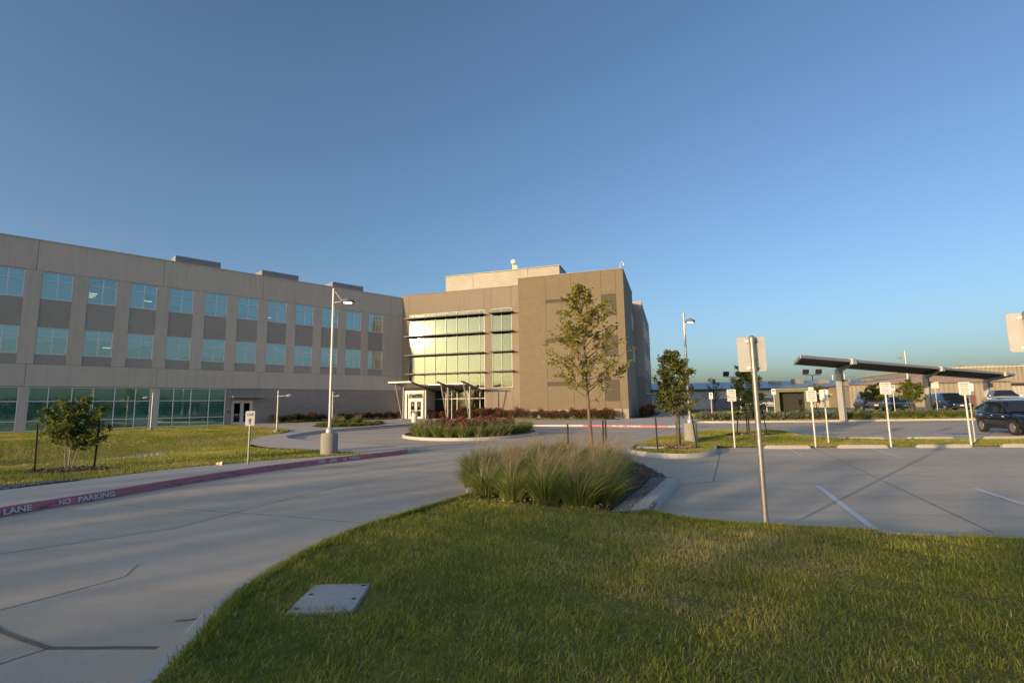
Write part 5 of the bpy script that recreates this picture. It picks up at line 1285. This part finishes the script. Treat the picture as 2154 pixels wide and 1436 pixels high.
tag(g_, 'mown green and straw coloured lawn grass in the foreground', 'grass', kind='stuff')
# grass hanging over the kerb edge
e = np.array(offset_line(B_LEFT, -.235)); idx = RNG.integers(15, len(e) - 1, 14000); tt = RNG.random(14000)[:, None]
q = e[idx] * (1 - tt) + e[idx + 1] * tt + RNG.normal(0, .035, (14000, 2)); q = q[q[:, 1] > 1.5]
tag(blade_mesh('kerb_edge_grass', np.column_stack([q, np.full(len(q), .12)]), RNG.uniform(.03, .08, len(q)), RNG.uniform(.004, .008, len(q)), RNG.uniform(.02, .07, len(q)), lawn_var(q[:, 0], q[:, 1], RNG), M['blade']), 'fringe of grass creeping over the drive kerb', 'grass', kind='stuff')
e = np.array(offset_line(B_LOT, -.07)); e = e[:14]; idx = RNG.integers(0, len(e) - 1, 12000); tt = RNG.random(12000)[:, None]
q = e[idx] * (1 - tt) + e[idx + 1] * tt + RNG.normal(0, .05, (12000, 2))
tag(blade_mesh('lot_edge_grass', np.column_stack([q, np.full(len(q), .10)]), RNG.uniform(.05, .11, len(q)), RNG.uniform(.005, .009, len(q)), RNG.uniform(.02, .07, len(q)), lawn_var(q[:, 0], q[:, 1], RNG, -.06), M['blade']), 'fringe of longer grass along the car park edge', 'grass', kind='stuff')

# ---- left lawn, island lawn, verge, bank
N = 170000
rings = lambda x, y: (((x + 12.34) / 1.1) ** 2 + ((y - 14.15) / .48) ** 2 > 1) & ~((np.abs(x + 21.1) < 1.7) & (np.abs(y - 21.4) < .7)) & ~((x > -24.2) & (x < -16.6) & (np.abs(y - 22.3 - (x + 20.3) * .42) < .45))
p = scatter(lawn_poly, N, RNG, lambda x, y: (y > 7) & (x > -y * 1.2 - 3) & rings(x, y) & (RNG.random(len(x)) < np.clip(14 / y, .25, 1)) & ~((x > -12.5) & (y < 11.2) & (x < -10)))
z = z_lawn(p[:, 0], p[:, 1]); n = len(p); far = p[:, 1]
tag(blade_mesh('lawn_grass', np.column_stack([p, z - .01]), RNG.uniform(.05, .10, n), RNG.uniform(.008, .016, n) * (1 + far / 30), RNG.uniform(.02, .07, n), lawn_var(p[:, 0], p[:, 1], RNG, .06), M['blade'], None, RNG, 1), 'sunlit yellow green lawn grass below the long wing', 'grass', kind='stuff')
N = 70000
ring2 = lambda x, y: ((x - 5.96) ** 2 / .5 + (y - 18.46) ** 2 / .8 > 1) & ((x - 11.49) ** 2 / 1.2 + (y - 24.9) ** 2 / .75 > 1) & (np.hypot(x - 5.15, y - 18.75) > .75) & (np.hypot(x - 7.65, y - 21.9) > .3)
p = scatter(C_poly, N, RNG, lambda x, y: (x < 27) & ring2(x, y)); n = len(p)
tag(blade_mesh('island_grass', np.column_stack([p, z_isl(p[:, 0], p[:, 1]) - .008]), RNG.uniform(.05, .09, n), RNG.uniform(.01, .02, n), RNG.uniform(.02, .06, n), lawn_var(p[:, 0], p[:, 1], RNG, .03), M['blade'], None, RNG, 1), 'mown grass on the tree island and the strip between bays', 'grass', kind='stuff')
p = scatter([front_pt(*q) for q in [(13.2, 3.4), (16, 5.3), (26.8, 5.3), (26.4, 6.5), (16, 7.2), (13, 5.4)]], 6000); n = len(p)
tag(blade_mesh('verge_grass', np.column_stack([p, z_plaza(p[:, 0], p[:, 1]) + .01]), RNG.uniform(.07, .15, n), RNG.uniform(.03, .05, n), RNG.uniform(.03, .1, n), lawn_var(p[:, 0], p[:, 1], RNG, -.1), M['blade'], None, RNG, 1), 'green verge in front of the tan wing roses', 'grass', kind='stuff')
p = scatter(far_poly, 30000, RNG, lambda x, y: (y < 60) & (x < 60) & ~((x > 29) & (y > 48))); n = len(p)
tag(blade_mesh('bank_grass', np.column_stack([p, z_far(p[:, 0], p[:, 1]) - .01]), RNG.uniform(.08, .14, n), RNG.uniform(.03, .05, n), RNG.uniform(.03, .09, n), lawn_var(p[:, 0], p[:, 1], RNG, .06), M['blade'], None, RNG, 1), 'sunlit grass on the bank beyond the far bays', 'grass', kind='stuff')

# ---- pebbles and rocks
def stones(name, P, size, mat, label, flat=.6):
    base = np.array([(1, 0, 0), (-1, 0, 0), (0, 1, 0), (0, -1, 0), (0, 0, 1), (0, 0, -1)], float); T0 = np.array([(0, 2, 4), (2, 1, 4), (1, 3, 4), (3, 0, 4), (2, 0, 5), (1, 2, 5), (3, 1, 5), (0, 3, 5)])
    n = len(P); V = base[None] * RNG.uniform(.7, 1.3, (n, 6, 1)) * size[:, None, None]; V[:, :, 2] *= flat
    a = RNG.uniform(0, 6.28, n); c, s = np.cos(a)[:, None], np.sin(a)[:, None]; x = V[:, :, 0] * c - V[:, :, 1] * s; y = V[:, :, 0] * s + V[:, :, 1] * c; V[:, :, 0] = x; V[:, :, 1] = y
    V = (V + P[:, None, :]).reshape(-1, 3); T = (T0[None] + (np.arange(n) * 6)[:, None, None]).reshape(-1, 3)
    return tag(fast_tris(name, V, T, mat, np.repeat(RNG.random(n), 8)), label, 'stones', kind='stuff')
p = scatter(grav_poly, 9000); stones('pea_gravel', np.column_stack([p, np.full(len(p), .14)]), RNG.uniform(.008, .02, len(p)), M['pebble'], 'grey pea gravel strip beside the tall grass bed')
p = scatter([(-11.2, 8), (-10.95, 10.55), (-10.25, 12.2), (-10.6, 12.15), (-11.55, 11.5), (-12.3, 10.9), (-12.5, 8)], 7000); stones('pea_gravel', np.column_stack([p, z_lawn(p[:, 0], p[:, 1]) + .025]), RNG.uniform(.01, .024, len(p)), M['pebble'], 'grey gravel patch between the walk and the left lawn')
pr = np.column_stack([RNG.uniform(-24, -16.4, 420), np.zeros(420)]); pr[:, 1] = 22.3 + (pr[:, 0] + 20.3) * .42 + RNG.normal(0, .33, 420) * np.clip((-15.8 - pr[:, 0]) / 3, .25, 1)
stones('river_rocks', np.column_stack([pr, z_lawn(pr[:, 0], pr[:, 1]) + .09]), RNG.uniform(.09, .2, 420), M['rock'], 'pale river rocks lining the bottom of the lawn swale', .75)
p = scatter([(-13.4, 13.75), (-11.3, 13.75), (-11.3, 14.6), (-13.4, 14.6)], 500); 
bark = np.concatenate([scatter([(c[0] - r[0], c[1] - r[1]), (c[0] + r[0], c[1] - r[1]), (c[0] + r[0], c[1] + r[1]), (c[0] - r[0], c[1] + r[1])], 700, RNG, lambda x, y, c=c, r=r: ((x - c[0]) / r[0]) ** 2 + ((y - c[1]) / r[1]) ** 2 < .9) for c, r in (((-12.34, 14.15), (1.1, .48)), ((5.96, 18.46), (.72, .9)), ((11.49, 24.9), (1.1, .85)))])
bz = np.concatenate([z_lawn(bark[:700, 0], bark[:700, 1]), z_isl(bark[700:, 0], bark[700:, 1])]) + .07
M['chip'] = leaf_mat('bark_chip', [(0, (.11, .075, .055)), (.6, (.28, .205, .145)), (1, (.44, .34, .25))], 0, .9)
tag(leaves('bark_chips', np.column_stack([bark, bz]), RNG.uniform(.03, .06, len(bark)), M['chip'], RNG.random(len(bark)), None, RNG, 2.4, .3), 'loose bark chips in the tree rings', 'mulch', kind='stuff')
p = scatter(bed_poly, 2600); tag(leaves('bed_chips', np.column_stack([p, np.full(len(p), .14)]), RNG.uniform(.02, .05, len(p)), M['chip'], RNG.random(len(p)) * .8, None, RNG, 2.2, .3), 'dark bark chips under the tall grass bed', 'mulch', kind='stuff')
ed = MB(); ln = [(1.43, 7.8), (1.9, 8.8), (2.37, 9.8), (2.65, 10.4), (2.95, 11.15)]
for a, b in zip(ln[:-1], ln[1:]): ed.bar((a[0], a[1], .15), (b[0], b[1], .15), .012, .09)
tag(ed.build('bed_edging', M['tpost']), 'thin black edging between tall grass bed and gravel', 'edging')

# ---- ornamental grass clumps
def clump_mesh(rng, n, h, spread, w, wind=(.1, .05), plumes=0, ph=1.0):
    a = rng.uniform(0, 6.28, n); r = np.sqrt(rng.random(n)) * spread * .38; P = np.column_stack([r * np.cos(a), r * np.sin(a), np.zeros(n) - .03])
    hh = h * rng.uniform(.55, 1.05, n) * (1 - .25 * (r / (spread * .38)) ** 2); reach = spread * rng.uniform(.25, 1.0, n) * (r / (spread * .38) * .7 + .3)
    lv = np.column_stack([np.cos(a) * reach + wind[0] * hh, np.sin(a) * reach + wind[1] * hh])
    var = rng.normal(.4, .2, n) + .4 * (rng.random(n) < .14)
    o = blade_mesh('tall_grass', P, hh, np.full(n, w) * rng.uniform(.7, 1.2, n), lv, var, M['clump'], None, rng, 4)
    if plumes:
        m = plumes; a = rng.uniform(0, 6.28, m); r = np.sqrt(rng.random(m)) * spread * .3; S = np.column_stack([r * np.cos(a), r * np.sin(a), np.zeros(m)])
        H = ph * rng.uniform(.75, 1.08, m); rc = spread * rng.uniform(.2, .75, m); LV = np.column_stack([np.cos(a) * rc + wind[0] * 2.2 * H, np.sin(a) * rc + wind[1] * 2.2 * H])
        st = blade_mesh('plumes', S, H, np.full(m, w * .5), LV, rng.random(m), M['plume'], o, rng, 5)
        k = 11; tip = S + np.column_stack([LV, H * .98]); dirn = np.column_stack([LV * 1.6, H * .45]); dirn /= np.linalg.norm(dirn, axis=1, keepdims=True)
        u = rng.uniform(-.38, .06, (m, k)); Pn = (tip[:, None] + dirn[:, None] * u[:, :, None] + rng.normal(0, .02, (m, k, 3))).reshape(-1, 3)
        lv2 = (np.repeat(dirn[:, :2], k, 0) * .10 + rng.normal(0, .035, (m * k, 2)))
        blade_mesh('seed_heads', Pn, rng.uniform(.02, .12, m * k), np.full(m * k, w * .38), lv2, rng.random(m * k), M['plume'], o, rng, 1)
    return o
ORD = ['first', 'second', 'third', 'fourth', 'fifth', 'sixth', 'seventh', 'eighth', 'ninth', 'tenth', 'eleventh', 'twelfth', 'thirteenth', 'fourteenth', 'fifteenth', 'sixteenth', 'seventeenth', 'eighteenth', 'nineteenth', 'twentieth'] + ['%dth' % k for k in range(21, 60)]
def place_copies(protos, spots, label, cat, group, name=None, labels=None):
    used = set()
    for i, (x, y, z, s, rz) in enumerate(spots):
        k = i % len(protos); o = protos[k]
        if k in used: o = copy_tree(o)
        used.add(k)
        if name: o.name = name
        o.location = (x, y, z); o.rotation_euler = (0, 0, rz); o.scale = (s, s, s * random.uniform(.92, 1.08))
        tag(o, label + (', %s from the %s' % (ORD[i], labels) if labels else ''), cat, group)
rg = np.random.default_rng(5)
big = [clump_mesh(rg, 1150, .66, .62, .011, (.16, .05), 42, .88) for _ in range(4)]
fg_spots = [(-.52, 9.55), (.0, 9.05), (.5, 8.75), (1.02, 8.45), (1.42, 8.55), (-.75, 10.5), (-.1, 10.1), (.55, 9.75), (1.15, 9.45), (1.62, 9.6), (-.8, 11.7), (-.1, 11.2), (.6, 10.9), (1.3, 10.6), (1.95, 10.75), (-.5, 12.9), (.3, 12.4), (1.1, 12), (1.9, 11.9), (2.45, 12.1), (-.1, 14.2), (.8, 13.7), (1.7, 13.4), (2.5, 13.4), (.6, 15.3), (1.5, 15), (2.4, 14.7), (1.6, 16.3)]
place_copies(big, [(x + random.uniform(-.08, .08), y + random.uniform(-.08, .08), .11, random.uniform(.85, 1.08), random.uniform(-.25, .25)) for x, y in fg_spots], 'clump of tall windblown ornamental grass with tan plumes in the near bed', 'grass clump', 'tall grass clumps in the near bed', 'ornamental_grass')
mid = [clump_mesh(rg, 520, .72, .6, .02, (.1, .04), 15, .9) for _ in range(3)]
sp = []
for a in np.linspace(rad(165), rad(375), 17): sp.append((-2.6 + 3.35 * math.cos(a), 31.6 + 4.95 * math.sin(a), .1, random.uniform(.9, 1.15), random.uniform(0, .5)))
for a in np.linspace(rad(170), rad(370), 10): sp.append((-2.6 + 2.7 * math.cos(a), 31.6 + 3.9 * math.sin(a), .1, random.uniform(.85, 1.0), random.uniform(0, .5)))
place_copies(mid, sp, 'clump of green and tan ornamental grass ringing the round island', 'grass clump', 'grass clumps ringing the round island', 'ornamental_grass')
hg = [clump_mesh(rg, 420, .8, .8, .035, (.05, .03), 0) for _ in range(2)]
sp = []
for i in range(26):
    x = 28.6 + i * 1.02; sp.append((x + random.uniform(-.2, .2), 42.9 - (x - 28) * .09 + random.uniform(-.3, .3), float(z_far(x, 42.8)), random.uniform(.85, 1.2), random.uniform(0, 6)))
place_copies(hg, sp, 'clump of coarse hedge grass below the carport', 'grass clump', 'coarse grass hedge below the carport', 'hedge_grass', 'left')
lr = [clump_mesh(rg, 260, .34, .45, .03, (.02, .02), 0) for _ in range(2)] 
sp = [(-14.6 + 2.5 * math.cos(a) * r - .8 * math.sin(a) * r, 45.4 + 4.1 * math.sin(a) * r + .9 * math.cos(a) * r, .24, random.uniform(.9, 1.3), random.uniform(0, 6)) for r, n in ((.95, 18), (.6, 10), (.2, 4)) for a in np.linspace(0, 6.28, n + 1)[:-1]]
sp += [(*wing_pt(s, 2.1 + random.uniform(-.25, .2)), .3, random.uniform(.8, 1.1), random.uniform(0, 6)) for s in np.linspace(-16, -3, 17)]
place_copies(lr, sp, 'low tuft of lilyturf edging the beds below the grey block wall', 'grass clump', 'lilyturf tufts below the grey block wall', 'lilyturf_tuft')
tl = [clump_mesh(rg, 320, .75, .4, .02, (.05, .03), 30, .9) for _ in range(1)]
place_copies(tl, [(-14.9 + random.uniform(-1.6, 1.6), 45 + random.uniform(-2.4, 2.4), .24, random.uniform(.85, 1.1), random.uniform(0, 6)) for _ in range(8)], 'yellow green grass clump behind the tall lamp post', 'grass clump', 'yellow green grass clumps behind the tall lamp post', 'ornamental_grass')

# ---- shrubs
def shrub_mesh(rng, n, r, h, leaf, mat, name='shrub', blooms=0, lumps=5):
    c = np.column_stack([rng.normal(0, r * .45, lumps), rng.normal(0, r * .45, lumps), rng.uniform(.35, .75, lumps) * h]); k = rng.integers(0, lumps, n)
    d = rand_dirs(n, rng) * (rng.random(n) ** .35)[:, None] * np.array([r * .62, r * .62, h * .4]); P = c[k] + d; P[:, 2] = np.abs(P[:, 2])
    var = rng.normal(.45, .2, n); o = leaves(name, P, leaf * rng.uniform(.7, 1.3, n), mat, var, None, rng, 1.6, .6)
    if blooms:
        k = rng.integers(0, lumps, blooms); d = rand_dirs(blooms, rng); d[:, 2] = np.abs(d[:, 2]) * .9 + .1; B = c[k] + d * np.array([r * .62, r * .62, h * .42]); leaves('blossoms', B, leaf * rng.uniform(.7, 1.25, blooms), M['blossom'], rng.random(blooms), o, rng, 1.1, .8)
    st = MB()
    for q in range(5): a = q * 1.26; st.tube([(.05 * math.cos(a), .05 * math.sin(a), -.05), (r * .4 * math.cos(a), r * .4 * math.sin(a), h * .6)], [.02, .008], 5)
    st.build('stems', M['bark'], o)
    return o
rg = np.random.default_rng(9)
rose = [shrub_mesh(rg, 900, .62, .95, .085, M['leaf_rose'], 'rose_shrub', b) for b in (150, 240, 60)]
dark = [shrub_mesh(rg, 800, .6, .85, .09, M['leaf_rose'], 'rose_shrub', b) for b in (25, 60)]
G = 'dark red leaved shrubs below the grey block wall'
place_copies(dark, [(*wing_pt(s, 1.0 + random.uniform(-.25, .25)), .27, random.uniform(.85, 1.15), random.uniform(0, 6)) for s in np.linspace(-16, -1.6, 15)], 'dark reddish rose shrub below the grey block wall', 'shrub', G, 'rose_shrub', 'left')
rose2 = [copy_tree(o) for o in rose]; rose3 = [copy_tree(o) for o in rose]; rose4 = [copy_tree(o) for o in rose]
place_copies(rose, [(*front_pt(t, 1.2 + random.uniform(-.25, .25)), .27, random.uniform(.9, 1.2), random.uniform(0, 6)) for t in np.linspace(5.3, 16.2, 13)], 'flowering rose shrub below the entrance glazing', 'shrub', 'rose shrubs below the entrance glazing', 'rose_shrub', 'left')
place_copies(rose2, [(*front_pt(t, 4.2 + random.uniform(-.25, .25)), .18, random.uniform(.9, 1.15), random.uniform(0, 6)) for t in (16.9, 17.8, 19.0, 20, 21, 22, 23.4, 24.3, 25.2, 26.2, 27.1)], 'pink flowering rose shrub below the tan block wall', 'shrub', 'rose shrubs below the tan block wall', 'rose_shrub', 'left')
sp = [(-2.6 + 2.3 * math.cos(a) * q, 32.6 + 3.6 * math.sin(a) * q, .1, random.uniform(.75, .95), random.uniform(0, 6)) for q, n in ((.95, 10), (.45, 5)) for a in np.linspace(.3, 6.58, n + 1)[:-1]]
place_copies(rose3, sp, 'red flowering rose shrub in the middle of the round island', 'shrub', 'rose shrubs in the round island', 'rose_shrub')
place_copies(rose4, [(*front_pt(30.2 + .0 * k, -1.6 - 2.2 * k), .2, random.uniform(1.0, 1.25), random.uniform(0, 6)) for k in range(9)], 'red flowering rose shrub along the shaded side wall', 'shrub', 'rose shrubs along the shaded side wall', 'rose_shrub', 'front')
sage = [shrub_mesh(rg, 700, .75, .7, .085, M['leaf_sage'], 'sage_shrub', 0) for _ in range(2)]
place_copies(sage, [(16.6 + i * .58 + random.uniform(-.1, .1), 44.4 - i * .075 + random.uniform(-.25, .25), .2, random.uniform(.8, 1.1), random.uniform(0, 6)) for i in range(20)], 'grey green sage shrub of the low hedge', 'shrub', 'sage hedge beyond the far bays', 'sage_shrub', 'left')
wd = [shrub_mesh(rg, 220, .5, .8, .06, M['leaf_far'], 'weed_shrub', 0)]
place_copies(wd, [(27.2, 47.6, .5, .9, 1.0)], 'tan weedy shrub at the foot of the green cabinet', 'shrub', None, 'weed_shrub')

# ---- trees
def tree(name, label, loc, H, cb, R, nleaf, leaf, tr, mat, bark, seed, nb=30, up=.75, prof=None, lean=(0, 0), stems=None, gap=.35, twig=4, cat='tree', tilt=0):
    rng = np.random.default_rng(seed); t = thing(name, label, cat, loc)
    prof = prof or (lambda u: math.sin(math.pi * min(1, max(0, (u * .9 + .08)))) ** .7)
    tm = MB(); lm = MB(); tips = []
    if stems is None: stems = [((0, 0), (lean[0], lean[1]), tr, 1.0)]
    for (bx, by), (lx, ly), r0, hf in stems:
        pts = []; n = 9
        for i in range(n + 1):
            u = i / n; pts.append(Vector((bx + lx * u ** 1.3 + .02 * H * math.sin(u * 7 + seed) * u * .4, by + ly * u ** 1.3 + .015 * H * math.cos(u * 6 + seed) * u * .4, -.08 + (H * hf + .08) * u)))
        tm.tube(pts, [max(.006, r0 * (1.15 if i == 0 else (1 - .93 * (i / n) ** .9))) for i in range(n + 1)], 9)
        def at(u):
            f = u * n; i = min(n - 1, int(f)); return pts[i].lerp(pts[i + 1], f - i)
        m = max(3, int(nb / len(stems)))
        for k in range(m):
            u = (k + rng.random() * .8) / m; zf = cb / (H * hf) + (1 - cb / (H * hf)) * (u * .95); p0 = at(min(.985, zf)); az = k * 2.399 + rng.uniform(-.5, .5)
            L = R * prof(u) * rng.uniform(.7, 1.15); rise = up * rng.uniform(.7, 1.25)
            if L < .08: L = .08
            q = [p0 + Vector((math.cos(az) * L * v, math.sin(az) * L * v, L * rise * (v ** 1.15) - .0)) for v in (0, .33, .66, 1)]
            for j in (1, 2, 3): q[j] += Vector(rng.normal(0, L * .05, 3))
            br = max(.006, r0 * .36 * (1 - .6 * u)); lm.tube(q, [br, br * .7, br * .45, br * .2], 6)
            for v in np.linspace(.3, 1, 6): tips.append((q[min(2, int(v * 3))].lerp(q[min(3, int(v * 3) + 1)], v * 3 - min(2, int(v * 3))), L))
            for s in range(twig):
                v = rng.uniform(.3, .95); j = min(2, int(v * 3)); b0 = q[j].lerp(q[j + 1], v * 3 - j); d = Vector((math.cos(az + rng.uniform(-1.3, 1.3)), math.sin(az + rng.uniform(-1.3, 1.3)), rng.uniform(-.1, .9))).normalized() * L * rng.uniform(.2, .45)
                lm.tube([b0, b0 + d * .5 + Vector(rng.normal(0, .02, 3)), b0 + d], [br * .35, br * .25, br * .12], 5)
                for v2 in (.4, .7, 1.0): tips.append((b0 + d * v2, L))
        tips += [(at(u), R * .4) for u in np.linspace(max(.4, cb / (H * hf)), .99, 10)]
    tm.build('trunk', bark, t, True); lm.build('limbs', bark, t, True)
    if nleaf:
        T = np.array([tuple(p) for p, _ in tips]); keep = rng.random(len(T)) > gap * .5; T = T[keep]; k = rng.integers(0, len(T), nleaf)
        wgt = rng.random(len(T)) ** 2.6 + .05; k = rng.choice(len(T), nleaf, p=wgt / wgt.sum())
        P = T[k] + rng.normal(0, 1, (nleaf, 3)) * np.array([.06, .06, .055]) * R ** .5 * 1.0
        P = P[P[:, 2] > cb * .85]; n = len(P)
        leaves('crown', P, leaf * rng.uniform(.6, 1.25, n), mat, rng.normal(.42, .22, n) + .1 * rng.normal(size=len(T))[k[:n]], t, rng, 1.9, .7)
    return t
pear = lambda u: (.5 + 1.5 * u) * (1 - u) ** .75 * 1.35 + .06
tree('street_tree', 'tall slender young tree with sparse olive leaves in the near bed', (2.52, 16.4, .1), 5.75, 1.75, 1.32, 4100, .066, .075, M['leaf_a'], M['bark'], 3, 46, .85, lambda u: min(1.0, .75 + .9 * u) * (1 - u ** 1.6) * 1.05 + .05, (-.28, 0), twig=6, gap=.5)
tree('oak_tree', 'small dense oak with dark green leaves on the island', (5.98, 18.46, .18), 3.5, 1.05, .82, 6500, .06, .055, M['leaf_b'], M['bark'], 8, 44, .6, lambda u: min(1.0, .85 + .9 * u) * (1 - u) ** .55 + .08, (-.1, 0), twig=6, gap=.3)
tree('oak_tree', 'small dense tree partly hidden by the near sign post', (11.55, 24.85, .18), 3.35, .75, .85, 5200, .07, .05, M['leaf_c'], M['bark'], 15, 40, .7, lambda u: min(1.0, .8 + .9 * u) * (1 - u) ** .5 + .1, (.05, 0), twig=6, gap=.2)
tree('crape_myrtle', 'bushy multi stemmed small tree on the left lawn', (-12.34, 14.12, .1), 2.05, .62, .62, 6800, .05, .022, M['leaf_c'], M['bark_pale'], 21, 54, .62, lambda u: .95 - .45 * u, stems=[((-.05, .0), (-.32, .05), .017, .86), ((-.02, .04), (-.08, .1), .022, 1.02), ((.03, -.03), (.12, -.05), .02, .95), ((.08, .0), (.48, .03), .018, .84), ((.0, -.02), (-.15, -.15), .014, .8), ((.02, .03), (.25, .2), .015, .82)], twig=5, gap=.4)
def myrtle(label, loc, H, seed, n=2600, leaf=.12, R=1.0):
    tree('crape_myrtle', label, loc, H, H * .36, R, n, leaf, .035, M['leaf_c'], M['bark'], seed, 36, .7, lambda u: .9 - .3 * u, stems=[((-.08, 0), (-.5, .1), .035, .9), ((.05, .05), (.1, .2), .04, 1.0), ((.1, -.05), (.5, -.1), .035, .9), ((0, -.1), (-.1, -.35), .03, .85)], twig=4, gap=.2)
myrtle('small round tree between the double plate sign and the carport column', (30.2, 50.2, .55), 2.7, 31, 1800, .11, .85)
myrtle('small round tree right of the first carport column', (34.2, 47.5, .5), 2.55, 32, 2200, .11, .9)
myrtle('small round tree in front of the dark half hidden car', (35.2, 44.6, .4), 2.9, 33, 2600, .11, .95)
tree('bare_tree', 'thin dark nearly leafless tree in front of the warehouse', (27.4, 68.5, .3), 4.4, 1.1, 1.5, 420, .12, .07, M['leaf_far'], M['tpost'], 41, 34, 1.3, lambda u: 1 - .75 * u, twig=5, gap=.5)

# ---- unseen trees behind the viewer, added to shade near ground and show in glass
def wood(name, label, a, b, n, hmin, hmax, seed, depth=5.0, gap=1.7, cr=2.5, lf=(.5, 1.0)):
    rng = np.random.default_rng(seed); k = max(6, int(math.dist(a, b) / gap)); C = []
    for i in range(k):
        u = (i + rng.uniform(-.3, .3)) / (k - 1); H = rng.uniform(hmin, hmax); C.append((a[0] + (b[0] - a[0]) * u + rng.normal(0, depth * .25), a[1] + (b[1] - a[1]) * u + rng.normal(0, depth * .25), H))
    C = np.array(C); q = rng.integers(0, k, n); H = C[q, 2]
    d = rand_dirs(n, rng) * (rng.random(n) ** .3)[:, None]; P = np.column_stack([C[q, 0] + d[:, 0] * cr, C[q, 1] + d[:, 1] * cr, H * .52 + d[:, 2] * H * .48])
    tag(leaves(name, P, rng.uniform(lf[0], lf[1], n), M['leaf_far'], rng.normal(.4, .2, n), None, rng, 1.3, .9), label, 'trees', kind='stuff')
SH = Vector((-sdir.x, -sdir.y)).normalized(); LEN = 62.0; HGT = LEN * math.tan(rad(SUN_EL))
def back(p): return (p[0] - SH.x * LEN, p[1] - SH.y * LEN)
wood('unseen_tree_line', 'added line of unseen dense trees behind the viewer towards the low sun', back((-46, 27.5)), back((9, 14.8)), 15000, HGT - .6, HGT + .2, 51, lf=(.25, .5))  # unseen row, placed and thinned so its shadow covers the foreground
wood('unseen_tree_line', 'added line of unseen loosely spaced trees behind the viewer', back((9, 14.5)), back((38, 9)), 6500, HGT - 1.6, HGT - .1, 53, 4.0, 2.0, 2.3, (.25, .5))  # unseen row, added with gaps that let sun dapple the right foreground
wood('unseen_tree_line', 'line of trees behind the viewer on the right', (40, -70), (140, -25), 5000, 4.5, 7, 52, 9)
